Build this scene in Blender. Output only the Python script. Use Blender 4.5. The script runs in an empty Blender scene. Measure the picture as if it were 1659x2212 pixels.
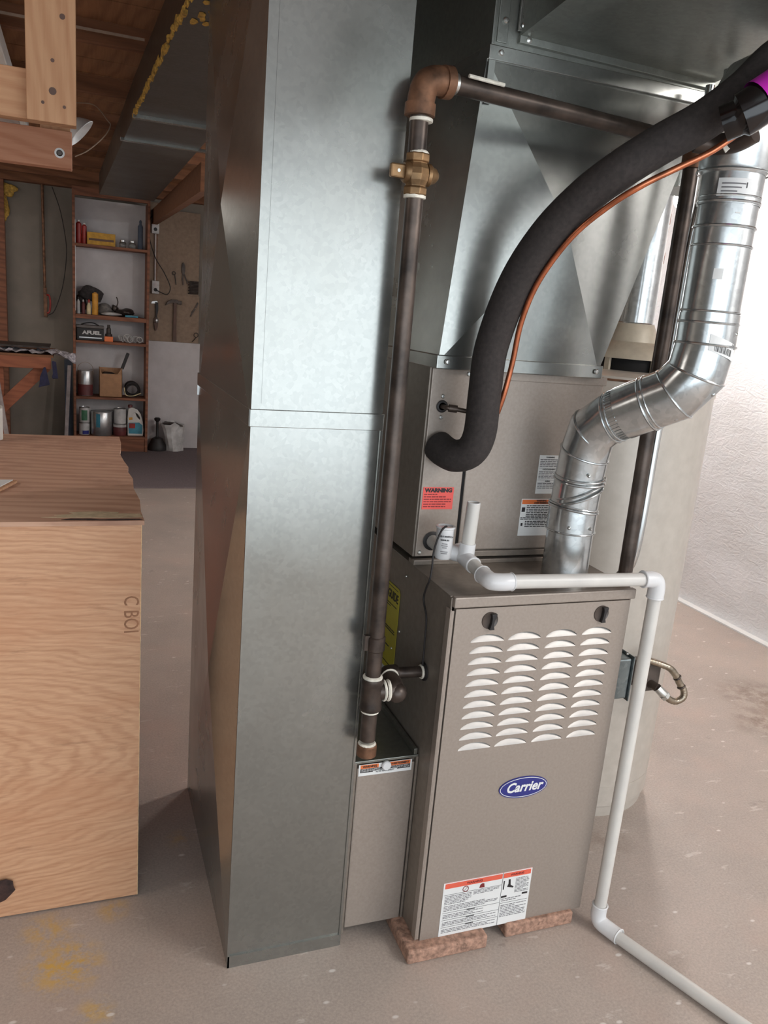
import bpy, bmesh, math, random
from mathutils import Vector, Matrix, geometry
random.seed(7)
S = bpy.context.scene
C = S.collection
V = Vector

# ------------------------------------------------------------------ camera, world, lights, exposure
def camera():
    loc = V((-0.7234, -1.4145, 1.4406)); yaw, pitch, roll, f = 0.37317, 0.24027, 0.085797, 1737.96
    w = V((math.sin(yaw)*math.cos(pitch), math.cos(yaw)*math.cos(pitch), -math.sin(pitch)))
    r = V((math.cos(yaw), -math.sin(yaw), 0)); u = r.cross(w)
    r2 = math.cos(roll)*r + math.sin(roll)*u; u2 = -math.sin(roll)*r + math.cos(roll)*u
    cd = bpy.data.cameras.new('camera'); cd.sensor_fit = 'HORIZONTAL'; cd.sensor_width = 36
    cd.lens = 36*f/1659; cd.clip_start = .02; cd.clip_end = 60
    o = bpy.data.objects.new('camera', cd); C.objects.link(o)
    m = Matrix((r2, u2, -w)).transposed().to_4x4(); m.translation = loc
    o.matrix_world = m; S.camera = o
camera()
W = bpy.data.worlds.new('world'); S.world = W; W.use_nodes = True
W.node_tree.nodes['Background'].inputs[0].default_value = (.84, .93, 1.0, 1)
W.node_tree.nodes['Background'].inputs[1].default_value = 1.15
def area(name, loc, target, sx, sy, power, col):
    l = bpy.data.lights.new(name, 'AREA'); l.shape = 'RECTANGLE'; l.size = sx; l.size_y = sy; l.energy = power; l.color = col
    o = bpy.data.objects.new(name, l); C.objects.link(o); o.location = loc
    o.rotation_euler = (V(target)-V(loc)).to_track_quat('-Z', 'Y').to_euler(); return o
def bulb_light(name, loc, power, r, col):
    l = bpy.data.lights.new(name, 'POINT'); l.energy = power; l.shadow_soft_size = r; l.color = col
    o = bpy.data.objects.new(name, l); C.objects.link(o); o.location = loc; return o
BULB = (1.82, 1.73, 2.055)
bulb_light('basement_bulb_light', BULB, 205, .06, (1, .98, .96))
area('ceiling_panel_light', (1.75, -1.9, 2.5), (1.2, -1.2, 0), 1.3, 1.3, 72, (1, .97, .94))
area('daylight_opening', (-.2, -3.35, 1.2), (-.2, 1, 1.2), 3.6, 1.7, 30, (.84, .93, 1.0))
area('rear_fill_light', (2.46, 3.7, 1.5), (-.6, 1.4, .2), .9, .9, 46, (.95, .98, 1.0))  # added fill for the floor behind the duct; no window is built here
area('side_fill_light', (-3.0, .8, 2.28), (-2.9, .8, 0), 2.0, 1.4, 26, (1, .93, .86))  # added fill from the left to lift the duct's left face
area('workshop_fill_light', (-2.4, 4.6, 2.28), (-1.7, 5.1, 0), 2.4, 1.8, 26, (1, .93, .86))  # added fill to brighten the workshop, not a lamp of the room
S.view_settings.view_transform = 'Standard'; S.view_settings.look = 'None'
S.view_settings.gamma = 1; S.view_settings.use_curve_mapping = False
S.view_settings.exposure = 0.34

# ------------------------------------------------------------------ materials
def lin(c): return tuple(((x/255)/12.92 if x/255 <= .04045 else ((x/255+.055)/1.055)**2.4) for x in c)+(1,)
def base_mat(name, col, rough=.6, metal=0.0, spec=None):
    m = bpy.data.materials.new(name); m.use_nodes = True; nt = m.node_tree; b = nt.nodes['Principled BSDF']
    b.inputs['Base Color'].default_value = lin(col); b.inputs['Roughness'].default_value = rough; b.inputs['Metallic'].default_value = metal
    if spec is not None: b.inputs['Specular IOR Level'].default_value = spec
    return m, nt, b
def coords(nt, scale=(1, 1, 1), rot=(0, 0, 0)):
    g = nt.nodes.new('ShaderNodeNewGeometry'); mp = nt.nodes.new('ShaderNodeMapping')
    mp.inputs['Scale'].default_value = scale; mp.inputs['Rotation'].default_value = rot
    nt.links.new(g.outputs['Position'], mp.inputs['Vector']); return mp.outputs['Vector']
def noise(nt, vec, scale, detail=4, rough=.55, dist=0):
    n = nt.nodes.new('ShaderNodeTexNoise'); n.inputs['Scale'].default_value = scale; n.inputs['Detail'].default_value = detail
    n.inputs['Roughness'].default_value = rough; n.inputs['Distortion'].default_value = dist
    nt.links.new(vec, n.inputs['Vector']); return n.outputs[0]
def ramp(nt, fac, stops):
    r = nt.nodes.new('ShaderNodeValToRGB'); e = r.color_ramp.elements
    while len(e) < len(stops): e.new(.5)
    for k, (p, c) in enumerate(stops): e[k].position = p; e[k].color = lin(c) if len(c) == 3 else c
    nt.links.new(fac, r.inputs[0]); return r.outputs[0]
def mix(nt, fac, a, b, mode='MIX'):
    n = nt.nodes.new('ShaderNodeMix'); n.data_type = 'RGBA'; n.blend_type = mode
    if isinstance(fac, float): n.inputs[0].default_value = fac
    else: nt.links.new(fac, n.inputs[0])
    for s, v in ((6, a), (7, b)):
        if isinstance(v, tuple): n.inputs[s].default_value = v
        else: nt.links.new(v, n.inputs[s])
    return n.outputs[2]
def rng(nt, val, a, b, c, d):
    n = nt.nodes.new('ShaderNodeMapRange'); nt.links.new(val, n.inputs[0])
    for k, v in enumerate((a, b, c, d)): n.inputs[k+1].default_value = v
    return n.outputs[0]
def bump(nt, b, h, strength, dist=.01):
    n = nt.nodes.new('ShaderNodeBump'); n.inputs['Strength'].default_value = strength; n.inputs['Distance'].default_value = dist
    nt.links.new(h, n.inputs['Height']); nt.links.new(n.outputs[0], b.inputs['Normal'])
def plain(name, col, rough=.6, metal=0.0, var=.12, scale=14, bmp=0, spec=None):
    m, nt, b = base_mat(name, col, rough, metal, spec)
    n = noise(nt, coords(nt), scale)
    lo = tuple(max(0, int(x*(1-var))) for x in col); hi = tuple(min(255, int(x*(1+var))) for x in col)
    nt.links.new(ramp(nt, n, [(.3, lo), (.7, hi)]), b.inputs['Base Color'])
    if bmp: bump(nt, b, n, bmp, .004)
    return m
def galv(name, lo, hi, rough, spangle=55, bmp=.06, stretch=(1, 1, 1)):
    m, nt, b = base_mat(name, hi, rough, .88)
    v = coords(nt, stretch)
    vo = nt.nodes.new('ShaderNodeTexVoronoi'); vo.inputs['Scale'].default_value = spangle; nt.links.new(v, vo.inputs['Vector'])
    sep = nt.nodes.new('ShaderNodeSeparateColor'); nt.links.new(vo.outputs['Color'], sep.inputs[0])
    big = noise(nt, v, 3.0, 5, .6)
    a = ramp(nt, sep.outputs[0], [(0, lo), (1, hi)])
    c = ramp(nt, big, [(.3, lo), (.72, hi)])
    nt.links.new(mix(nt, .55, a, c), b.inputs['Base Color'])
    nt.links.new(rng(nt, big, .3, .7, rough-.06, rough+.08), b.inputs['Roughness'])
    if bmp > .1: bump(nt, b, noise(nt, v, 7, 2), .04, .01)
    return m
def wood(name, c1, c2, axis=0, scale=20, rough=.7, dist=6, metal=0, stain=None, bands=1.0):
    m, nt, b = base_mat(name, c1, rough)
    sc = [1, 1, 1]; sc[axis] = .16
    v = coords(nt, tuple(sc))
    w = nt.nodes.new('ShaderNodeTexWave'); w.wave_type = 'BANDS'; w.bands_direction = 'DIAGONAL'
    w.inputs['Scale'].default_value = scale*bands; w.inputs['Distortion'].default_value = dist; w.inputs['Detail'].default_value = 3; w.inputs['Detail Scale'].default_value = 1.2
    nt.links.new(v, w.inputs['Vector'])
    f = noise(nt, coords(nt, tuple(s if s != 1 else 6 for s in sc)), 22, 6, .7)
    col = mix(nt, .5, ramp(nt, w.outputs[0], [(0, c2), (.75, c1)]), ramp(nt, f, [(.3, c2), (.65, c1)]))
    if stain:
        s = noise(nt, coords(nt, (1, 1, 1.6)), 3.5, 5, .7)
        col = mix(nt, rng(nt, s, .5, .72, 0, .75), col, lin(stain))
    nt.links.new(col, b.inputs['Base Color']); bump(nt, b, f, .15, .004)
    return m
M = {}
M['galv'] = galv('galvanized_sheet', (150, 151, 147), (166, 166, 161), .24, 120, .02)
M['galv_dark'] = galv('weathered_galvanized_sheet', (138, 140, 134), (158, 160, 154), .36, 120, .03)
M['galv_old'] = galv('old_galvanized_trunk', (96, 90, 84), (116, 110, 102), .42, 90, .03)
M['flue'] = galv('bright_flue_steel', (175, 178, 178), (215, 218, 218), .2, 90, .12)
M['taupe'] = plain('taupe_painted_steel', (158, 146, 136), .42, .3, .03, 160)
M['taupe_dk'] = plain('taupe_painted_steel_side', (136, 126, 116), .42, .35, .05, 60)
M['heater'] = plain('grey_beige_heater_enamel', (186, 178, 168), .35, .1, .03, 30)
M['beige'] = plain('beige_enamel', (176, 164, 146), .45, .1, .05, 30)
M['pvc'] = plain('white_pvc', (206, 202, 196), .38, 0, .03, 12)
M['pvc2'] = plain('fitting_white_pvc', (218, 217, 217), .3, 0, .02, 12)
M['iron'] = plain('black_iron', (74, 64, 58), .38, .55, .3, 18, .1)
M['rust'] = plain('rusty_iron', (112, 80, 60), .55, .5, .3, 26, .3)
M['dope'] = plain('white_pipe_dope', (222, 216, 202), .6, 0, .12, 60, .3)
M['brass'] = plain('aged_brass', (132, 104, 74), .42, .75, .2, 26, .2)
M['copper'] = plain('copper_tube', (196, 120, 88), .3, .95, .2, 20)
M['copper_old'] = plain('dull_copper', (150, 92, 62), .4, .8, .2, 24)
M['foam'] = plain('black_foam_insulation', (50, 44, 42), .85, 0, .15, 120, .15)
M['rubber'] = plain('black_rubber', (34, 30, 30), .55, 0, .2, 30)
M['black_gloss'] = plain('glossy_black', (22, 16, 16), .12, 0, .2, 10)
M['magenta'] = plain('magenta_tape', (196, 40, 176), .35, 0, .05, 20)
M['emt'] = plain('shiny_steel_conduit', (205, 206, 204), .2, 1.0, .06, 10)
M['flex'] = plain('bronze_grey_flex_steel', (150, 138, 122), .3, .9, .15, 40)
M['brick'] = plain('red_brown_brick', (158, 124, 106), .9, 0, .22, 90, .6)
M['white'] = plain('white_sticker', (226, 226, 224), .5, 0, .02, 10)
M['red'] = plain('red_sticker', (232, 92, 84), .5, 0, .03, 10)
M['orange'] = plain('orange_sticker', (226, 118, 62), .5, 0, .03, 10)
M['orange_red'] = plain('orange_red_sticker', (224, 98, 76), .5, 0, .03, 10)
M['yellow'] = plain('yellow_sticker', (206, 190, 60), .5, 0, .05, 10)
M['ink'] = plain('black_ink', (38, 34, 36), .5, 0, .05, 10)
M['ink_grey'] = plain('grey_fine_print', (118, 116, 118), .5, 0, .05, 10)
M['ink_red'] = plain('dark_red_print', (128, 40, 42), .5, 0, .05, 10)
M['blue'] = plain('navy_blue_badge', (44, 48, 122), .3, 0, .04, 10)
M['knob'] = plain('dark_taupe_plastic', (84, 74, 68), .35, 0, .08, 30)
M['dark'] = plain('dark_cavity', (16, 14, 14), .9, 0, .1, 10)
M['louver'] = plain('louver_lit_taupe', (178, 173, 168), .42, .35, .02, 60)  # door paint made paler; light on the louvers is put into this colour
M['jbox'] = galv('blue_grey_zinc_box', (120, 130, 132), (158, 168, 170), .45, 120)
M['screw'] = plain('zinc_screw', (205, 205, 200), .3, .9, .05, 10)
M['yfoam'] = plain('yellow_spray_foam', (176, 140, 66), .9, 0, .25, 60, .6)
M['wire'] = plain('grey_wire', (150, 130, 112), .6)
M['reflector'] = plain('frosted_grey_plastic', (170, 170, 170), .4)
M['lightw'] = plain('white_fixture_enamel', (196, 186, 184), .5)
M['shelf'] = wood('dark_orange_pine_shelf', (138, 88, 62), (98, 58, 40), 0, 12)
M['stud'] = wood('fresh_pine_lumber', (196, 150, 112), (176, 126, 90), 2, 22, .75, 5)
M['studx'] = wood('fresh_pine_rail', (198, 152, 114), (176, 124, 88), 0, 22, .75, 5)
M['rail2'] = wood('reddish_pine_rail', (194, 140, 110), (172, 114, 84), 0, 20, .75, 4)
M['bench'] = wood('orange_bench_lumber', (150, 90, 62), (124, 70, 48), 0, 14)
M['joist'] = wood('old_joist', (132, 88, 60), (100, 64, 42), 0, 10, .85, 5)
M['subfloor'] = wood('old_subfloor_board', (150, 104, 70), (116, 78, 50), 1, 9, .85, 6)
def ply_mat():
    m, nt, b = base_mat('plywood_front', (206, 160, 116), .6)
    g = nt.nodes.new('ShaderNodeNewGeometry'); mp = nt.nodes.new('ShaderNodeMapping'); mp.inputs['Location'].default_value = (.34, 0, -.40); mp.inputs['Scale'].default_value = (.24, 0, 1)
    nt.links.new(g.outputs['Position'], mp.inputs['Vector']); wv = []
    for sc, di in ((11, 7), (27, 11)):
        w = nt.nodes.new('ShaderNodeTexWave'); w.wave_type = 'RINGS'; w.rings_direction = 'SPHERICAL'; w.inputs['Scale'].default_value = sc
        w.inputs['Distortion'].default_value = di; w.inputs['Detail'].default_value = 4; w.inputs['Detail Scale'].default_value = .9; nt.links.new(mp.outputs[0], w.inputs['Vector']); wv.append(w.outputs[0])
    f = noise(nt, coords(nt, (.5, 1, 9)), 20, 6, .75)
    c = mix(nt, .6, ramp(nt, wv[0], [(0, (188, 138, 102)), (.6, (206, 158, 122))]), ramp(nt, f, [(.32, (172, 122, 88)), (.6, (210, 162, 126))]))
    c = mix(nt, .2, c, ramp(nt, wv[1], [(0, (170, 120, 88)), (.7, (224, 180, 142))]))
    st = noise(nt, coords(nt, (.5, 1, 1.3)), 3.2, 5, .7)
    c = mix(nt, rng(nt, st, .48, .7, 0, .7), c, lin((190, 132, 94)))
    st = noise(nt, coords(nt, (.7, 1, 4)), 7, 5, .75)
    c = mix(nt, rng(nt, st, .60, .75, 0, .6), c, lin((142, 100, 72)))
    nt.links.new(c, b.inputs['Base Color']); bump(nt, b, f, .12, .003); return m
M['ply'] = ply_mat()
M['plytop'] = wood('plywood_top', (206, 166, 140), (172, 130, 106), 0, 13, .75, 6, 0, (146, 106, 88))
M['plyedge'] = plain('plywood_edge', (212, 176, 134), .8, 0, .15, 60)
M['stamp'] = plain('faded_stamp_ink', (150, 106, 78), .8)
M['putty'] = plain('pale_wood_filler', (190, 172, 142), .8, 0, .12, 40)
M['peg'] = plain('tan_hardboard', (142, 122, 104), .8, 0, .07, 30)
M['wallgrey'] = plain('grey_painted_block', (126, 118, 108), .9, 0, .05, 6, .1)
M['wallwhite'] = plain('white_painted_wall', (196, 192, 192), .9, 0, .04, 8, .1)
M['carpet'] = plain('dark_purple_grey_carpet', (112, 100, 102), 1, 0, .2, 300, .5)
M['tooldark'] = plain('dark_tool_steel', (66, 58, 54), .45, .7, .2, 30)
M['toolwood'] = plain('dark_hickory_handle', (92, 66, 54), .6)
M['silver'] = plain('tin_can_metal', (190, 190, 190), .3, .85, .06, 20)
M['canwhite'] = plain('white_can_label', (188, 186, 184), .5)
M['teal'] = plain('teal_label', (60, 130, 150), .5)
M['green'] = plain('green_label', (60, 110, 80), .5)
M['maroon'] = plain('maroon_label', (96, 44, 44), .5)
M['cardboard'] = plain('cardboard', (164, 124, 92), .85, 0, .06, 20)
M['clothgrey'] = plain('grey_cloth', (120, 116, 112), .95, 0, .15, 40, .4)
M['clothdk'] = plain('charcoal_cloth', (56, 52, 52), .95, 0, .2, 40, .4)
M['navy'] = plain('navy_glove_cloth', (40, 40, 66), .9, 0, .15, 40)
M['redcan'] = plain('red_spray_can', (150, 42, 36), .4)
M['yellowbox'] = plain('golden_cardboard', (188, 140, 44), .6, 0, .1, 30)
M['mustard'] = plain('mustard_plastic', (206, 146, 50), .5)
M['cream'] = plain('cream_plastic', (206, 190, 150), .5)
M['plastic_sheet'] = plain('crumpled_clear_plastic', (165, 160, 165), .2, 0, .3, 50, .8)
M['bluegrey'] = plain('slate_blue_panel', (70, 78, 92), .7)
M['greywood'] = plain('grey_weathered_board', (150, 140, 138), .8)
M['charcoal'] = plain('charcoal_scrap', (58, 40, 36), .9, 0, .3, 60, .6)

def glass_mat():
    m, nt, b = base_mat('jar_glass', (225, 225, 220), .05); b.inputs['Transmission Weight'].default_value = .9; return m
M['glass'] = glass_mat()
def bulb_mat():
    m, nt, b = base_mat('lit_bulb', (255, 250, 240), .3)
    b.inputs['Emission Color'].default_value = (1, .96, .9, 1); b.inputs['Emission Strength'].default_value = 25; return m
M['bulb'] = bulb_mat()
def floor_mat():
    m, nt, b = base_mat('worn_concrete', (170, 155, 145), .55)
    v = coords(nt)
    a = ramp(nt, noise(nt, v, 2.2, 6, .65), [(.3, (150, 138, 130)), (.52, (172, 157, 147)), (.72, (190, 172, 160))])
    f = ramp(nt, noise(nt, v, 160, 3, .7), [(.3, (150, 140, 132)), (.7, (196, 182, 170))])
    c = mix(nt, .5, a, f)
    # pinkish patches, white paint scuffs, dark spots, yellow overspray
    c = mix(nt, rng(nt, noise(nt, v, 3.1, 3), .54, .70, 0, .25), c, lin((190, 162, 148)))
    c = mix(nt, rng(nt, noise(nt, coords(nt, (1, 2.6, 1)), 9, 5, .7), .62, .67, 0, .45), c, lin((214, 206, 198)))
    c = mix(nt, rng(nt, noise(nt, coords(nt, (1, 1.7, 1.3)), 6.3, 4), .70, .75, 0, .4), c, lin((104, 92, 84)))
    for (x, y, r, k) in ((-.80, .29, .07, .6), (-.76, .17, .10, .9), (-.70, .03, .05, .6), (-.655, .32, .05, .5), (-.47, .55, .05, .3)):
        g = nt.nodes.new('ShaderNodeNewGeometry'); d = nt.nodes.new('ShaderNodeVectorMath'); d.operation = 'DISTANCE'
        nt.links.new(g.outputs['Position'], d.inputs[0]); d.inputs[1].default_value = (x, y, 0)
        near = rng(nt, d.outputs['Value'], r*.3, r, 1, 0)
        nz = rng(nt, noise(nt, v, 26, 4, .7), .42, .6, 0, k)
        mu = nt.nodes.new('ShaderNodeMath'); mu.operation = 'MULTIPLY'; nt.links.new(near, mu.inputs[0]); nt.links.new(nz, mu.inputs[1])
        c = mix(nt, mu.outputs[0], c, lin((206, 164, 74)))
    for (x, y, r, k) in ((1.97, .93, .20, .7), (1.80, .73, .16, .7), (.72, .24, .09, .4)):
        g = nt.nodes.new('ShaderNodeNewGeometry'); d = nt.nodes.new('ShaderNodeVectorMath'); d.operation = 'DISTANCE'
        nt.links.new(g.outputs['Position'], d.inputs[0]); d.inputs[1].default_value = (x, y, 0)
        mu = nt.nodes.new('ShaderNodeMath'); mu.operation = 'MULTIPLY'; nt.links.new(rng(nt, d.outputs['Value'], r*.2, r, 1, 0), mu.inputs[0]); nt.links.new(rng(nt, noise(nt, v, 14, 4, .7), .40, .6, 0, k), mu.inputs[1])
        c = mix(nt, mu.outputs[0], c, lin((112, 88, 70)))
    # small white paint flecks
    fl = nt.nodes.new('ShaderNodeTexVoronoi'); fl.inputs['Scale'].default_value = 9; nt.links.new(coords(nt, (1, 1.8, 1)), fl.inputs['Vector'])
    c = mix(nt, rng(nt, fl.outputs['Distance'], .05, .09, .75, 0), c, lin((224, 218, 212)))
    nt.links.new(c, b.inputs['Base Color']); bump(nt, b, noise(nt, v, 90, 4), .12, .003)
    return m
M['floor'] = floor_mat()
def plaster_mat():
    m, nt, b = base_mat('white_combed_plaster', (232, 232, 232), .8)
    v = coords(nt, (1, 1, 2.2))
    n = noise(nt, v, 16, 3, .55, 1.6)
    nt.links.new(ramp(nt, noise(nt, v, 2, 3), [(.3, (222, 221, 221)), (.7, (240, 240, 242))]), b.inputs['Base Color'])
    bump(nt, b, n, .55, .012); return m
M['plaster'] = plaster_mat()

# ------------------------------------------------------------------ mesh helpers
ORG = {}          # world origin of every object, by object name
def newobj(name, data, parent, loc):
    o = bpy.data.objects.new(name, data); C.objects.link(o)
    ORG[o.name] = V(loc)
    if parent: o.parent = parent; o.location = V(loc) - ORG[parent.name]
    else: o.location = loc
    return o
def thing(name, label, cat, loc, group=None):
    o = newobj(name, None, None, loc); o.empty_display_size = .05
    return tag(o, label, cat, group)
def tag(o, label=None, cat=None, group=None, kind=None):
    if label: o['label'] = label
    if cat: o['category'] = cat
    if group: o['group'] = group
    if kind: o['kind'] = kind
    return o
def catmull(pts, n=8):
    pts = [V(p) for p in pts]; out = []
    P = [2*pts[0]-pts[1]] + pts + [2*pts[-1]-pts[-2]]
    for i in range(1, len(P)-2):
        for k in range(n):
            t = k/n; a, b, c, d = P[i-1], P[i], P[i+1], P[i+2]
            out.append(.5*((2*b)+(c-a)*t+(2*a-5*b+4*c-d)*t*t+(3*b-a-3*c+d)*t**3))
    out.append(pts[-1]); return out
class G:
    def __init__(s): s.v = []; s.f = []
    def add(s, vs, fs):
        k = len(s.v); s.v += [V(p) for p in vs]; s.f += [tuple(i+k for i in f) for f in fs]; return s
    def hexa(s, p):
        return s.add(p, [(0, 3, 2, 1), (4, 5, 6, 7), (0, 1, 5, 4), (1, 2, 6, 5), (2, 3, 7, 6), (3, 0, 4, 7)])
    def box(s, x0, x1, y0, y1, z0, z1):
        return s.hexa([(x0, y0, z0), (x1, y0, z0), (x1, y1, z0), (x0, y1, z0), (x0, y0, z1), (x1, y0, z1), (x1, y1, z1), (x0, y1, z1)])
    def obox(s, o, a, b, c):      # box from corner o and edge vectors
        o, a, b, c = V(o), V(a), V(b), V(c)
        return s.hexa([o, o+a, o+a+b, o+b, o+c, o+a+c, o+a+b+c, o+b+c])
    def bar(s, p, q, w, h, up=(0, 0, 1)):   # square bar between p and q
        p, q = V(p), V(q); d = (q-p).normalized(); side = d.cross(V(up)).normalized(); u = side.cross(d)
        return s.obox(p-side*w/2-u*h/2, q-p, side*w, u*h)
    def prism(s, poly, d):
        n = len(poly); d = V(d); p = [V(q) for q in poly]
        return s.add(p+[q+d for q in p], [tuple(range(n))[::-1], tuple(range(n, 2*n))]+[(i, (i+1) % n, (i+1) % n+n, i+n) for i in range(n)])
    def tube(s, pts, r, seg=14, caps=True, hollow=False):
        pts = [V(p) for p in pts]; n = len(pts); rs = r if isinstance(r, (list, tuple)) else [r]*n
        k = len(s.v); T = []
        for i in range(n):
            a = (pts[i]-pts[i-1]).normalized() if i else None; b = (pts[i+1]-pts[i]).normalized() if i < n-1 else None
            T.append(((a or b)+(b or a)).normalized())
        ref = V((0, 0, 1)) if abs(T[0].z) < .9 else V((1, 0, 0))
        nrm = T[0].cross(ref).normalized()
        for i in range(n):
            nrm = (nrm - T[i]*nrm.dot(T[i])).normalized(); bn = T[i].cross(nrm)
            sc = 1
            if 0 < i < n-1:
                a = (pts[i]-pts[i-1]).normalized(); b = (pts[i+1]-pts[i]).normalized(); half = math.acos(max(-1, min(1, a.dot(b))))/2
                bd = (b-a); bd = bd.normalized() if bd.length > 1e-6 else nrm; sc = 1/max(.6, math.cos(half))
            for j in range(seg):
                t = 2*math.pi*j/seg; off = nrm*math.cos(t)*rs[i]+bn*math.sin(t)*rs[i]
                if 0 < i < n-1 and sc > 1.0001: off += bd*off.dot(bd)*(sc-1)
                s.v.append(pts[i]+off)
        for i in range(n-1):
            for j in range(seg):
                s.f.append((k+i*seg+j, k+i*seg+(j+1) % seg, k+(i+1)*seg+(j+1) % seg, k+(i+1)*seg+j))
        if caps: s.f.append(tuple(k+j for j in range(seg))[::-1]); s.f.append(tuple(k+(n-1)*seg+j for j in range(seg)))
        return s
    def cyl(s, p, q, r, r2=None, seg=20, caps=True): return s.tube([p, q], [r, r if r2 is None else r2], seg, caps)
    def lathe(s, base, prof, axis=(0, 0, 1), seg=24):   # prof: (radius, height) list
        b = V(base); a = V(axis).normalized(); ref = V((1, 0, 0)) if abs(a.x) < .9 else V((0, 1, 0)); u = a.cross(ref).normalized(); w = a.cross(u)
        k = len(s.v)
        for (r, h) in prof:
            for j in range(seg):
                t = 2*math.pi*j/seg; s.v.append(b+a*h+(u*math.cos(t)+w*math.sin(t))*max(r, 1e-5))
        for i in range(len(prof)-1):
            for j in range(seg): s.f.append((k+i*seg+j, k+i*seg+(j+1) % seg, k+(i+1)*seg+(j+1) % seg, k+(i+1)*seg+j))
        s.f.append(tuple(k+j for j in range(seg))[::-1]); s.f.append(tuple(k+(len(prof)-1)*seg+j for j in range(seg)))
        return s
    def ring(s, c, axis, R, r, seg=32, rs=8):
        a = V(axis).normalized(); ref = V((1, 0, 0)) if abs(a.x) < .9 else V((0, 1, 0)); u = a.cross(ref).normalized(); w = a.cross(u); c = V(c); k = len(s.v)
        for i in range(seg):
            t = 2*math.pi*i/seg; d = u*math.cos(t)+w*math.sin(t)
            for j in range(rs):
                q = 2*math.pi*j/rs; s.v.append(c+d*(R+r*math.cos(q))+a*r*math.sin(q))
        for i in range(seg):
            for j in range(rs): s.f.append((k+i*rs+j, k+((i+1) % seg)*rs+j, k+((i+1) % seg)*rs+(j+1) % rs, k+i*rs+(j+1) % rs))
        return s
    def ball(s, c, r, seg=16, sz=(1, 1, 1)):
        prof = []; n = seg//2; k = len(s.v); c = V(c)
        for i in range(n+1):
            t = math.pi*i/n
            for j in range(seg):
                q = 2*math.pi*j/seg; s.v.append(c+V((math.sin(t)*math.cos(q)*sz[0], math.sin(t)*math.sin(q)*sz[1], -math.cos(t)*sz[2]))*r)
        for i in range(n):
            for j in range(seg): s.f.append((k+i*seg+j, k+i*seg+(j+1) % seg, k+(i+1)*seg+(j+1) % seg, k+(i+1)*seg+j))
        return s
    def lump(s, c, size, seed, amp=.25, seg=18):
        k = len(s.v); s.ball(c, 1, seg, size); c = V(c); rnd = random.Random(seed)
        ph = [rnd.uniform(0, 6.3) for _ in range(6)]
        for i in range(k, len(s.v)):
            d = s.v[i]-c; q = V((d.x/size[0], d.y/size[1], d.z/size[2]))
            f = 1+amp*(math.sin(3*q.x+ph[0]+2*q.z)+math.sin(4*q.y+ph[1])+math.sin(5*q.z+ph[2]+3*q.x))/2.2
            s.v[i] = c+d*f
        return s
    def make(s, name, mat, parent=None, bevel=0, smooth=False, loc=None, label=None, cat=None, group=None, kind=None, seg=2):
        if loc is None:
            if parent: loc = ORG[parent.name]
            else:
                lo = [min(p[i] for p in s.v) for i in range(3)]; hi = [max(p[i] for p in s.v) for i in range(3)]
                loc = V(((lo[0]+hi[0])/2, (lo[1]+hi[1])/2, lo[2]))
        loc = V(loc); me = bpy.data.meshes.new(name); me.from_pydata([p-loc for p in s.v], [], s.f); me.validate()
        bm = bmesh.new(); bm.from_mesh(me); bmesh.ops.remove_doubles(bm, verts=bm.verts, dist=1e-6); bmesh.ops.recalc_face_normals(bm, faces=bm.faces); bm.to_mesh(me); bm.free()
        me.materials.append(M[mat] if isinstance(mat, str) else mat)
        o = newobj(name, me, parent, loc)
        if smooth:
            me.polygons.foreach_set('use_smooth', [True]*len(me.polygons))
            try: me.set_sharp_from_angle(angle=math.radians(38))
            except Exception: pass
        if bevel:
            b = o.modifiers.new('bevel', 'BEVEL'); b.width = bevel; b.segments = seg; b.limit_method = 'ANGLE'; b.angle_limit = math.radians(40)
        return tag(o, label, cat, group, kind)

def lettering(body, size, o, u, v, mat, parent, name='lettering', align='CENTER', shear=0, bold=0, ext=.0003, sx=1.0):
    cu = bpy.data.curves.new('t', 'FONT'); cu.body = body; cu.size = size; cu.align_x = align; cu.align_y = 'CENTER'; cu.shear = shear
    cu.offset = bold; cu.extrude = ext; cu.resolution_u = 3
    to = bpy.data.objects.new('t', cu); C.objects.link(to)
    me = bpy.data.meshes.new_from_object(to.evaluated_get(bpy.context.evaluated_depsgraph_get()))
    bpy.data.objects.remove(to); bpy.data.curves.remove(cu)
    o, u, v = V(o), V(u).normalized(), V(v).normalized(); n = u.cross(v); base = ORG[parent.name]
    for q in me.vertices: q.co = o+u*q.co.x*sx+v*q.co.y+n*q.co.z-base
    me.materials.clear(); me.materials.append(M[mat])
    return newobj(name, me, parent, base)
def sticker(parent, name, mat, o, u, v, w, h, label=None, th=.0006):
    """flat sheet: o is its top-left corner, u to the right, v up, lying out along n = u x v"""
    o, u, v = V(o), V(u).normalized(), V(v).normalized(); n = u.cross(v)
    g = G().obox(o-v*h, u*w, v*h, n*th); ob = g.make(name, mat, parent, label=label); return ob
class Sheet:
    def __init__(s, o, u, v): s.o, s.u, s.v = V(o), V(u).normalized(), V(v).normalized(); s.n = s.u.cross(s.v)
    def at(s, x, y, z=0): return s.o+s.u*x-s.v*y+s.n*z
    def rect(s, g, x0, y0, x1, y1, z=.0008, th=.0003):
        g.obox(s.at(x0, y1, z), s.u*(x1-x0), s.v*(y1-y0), s.n*th)
    def lines(s, g, x0, y0, x1, y1, n, seed=0, fill=.38, z=.0008):
        r = random.Random(seed); st = (y1-y0)/n
        for i in range(n):
            y = y0+i*st; xe = x1 if r.random() > .3 else x0+(x1-x0)*r.uniform(.45, .9)
            x = x0
            while x < xe-.002:
                w = r.uniform(.004, .013); s.rect(g, x, y, min(x+w, xe), y+st*fill, z); x += w+.0016

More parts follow.
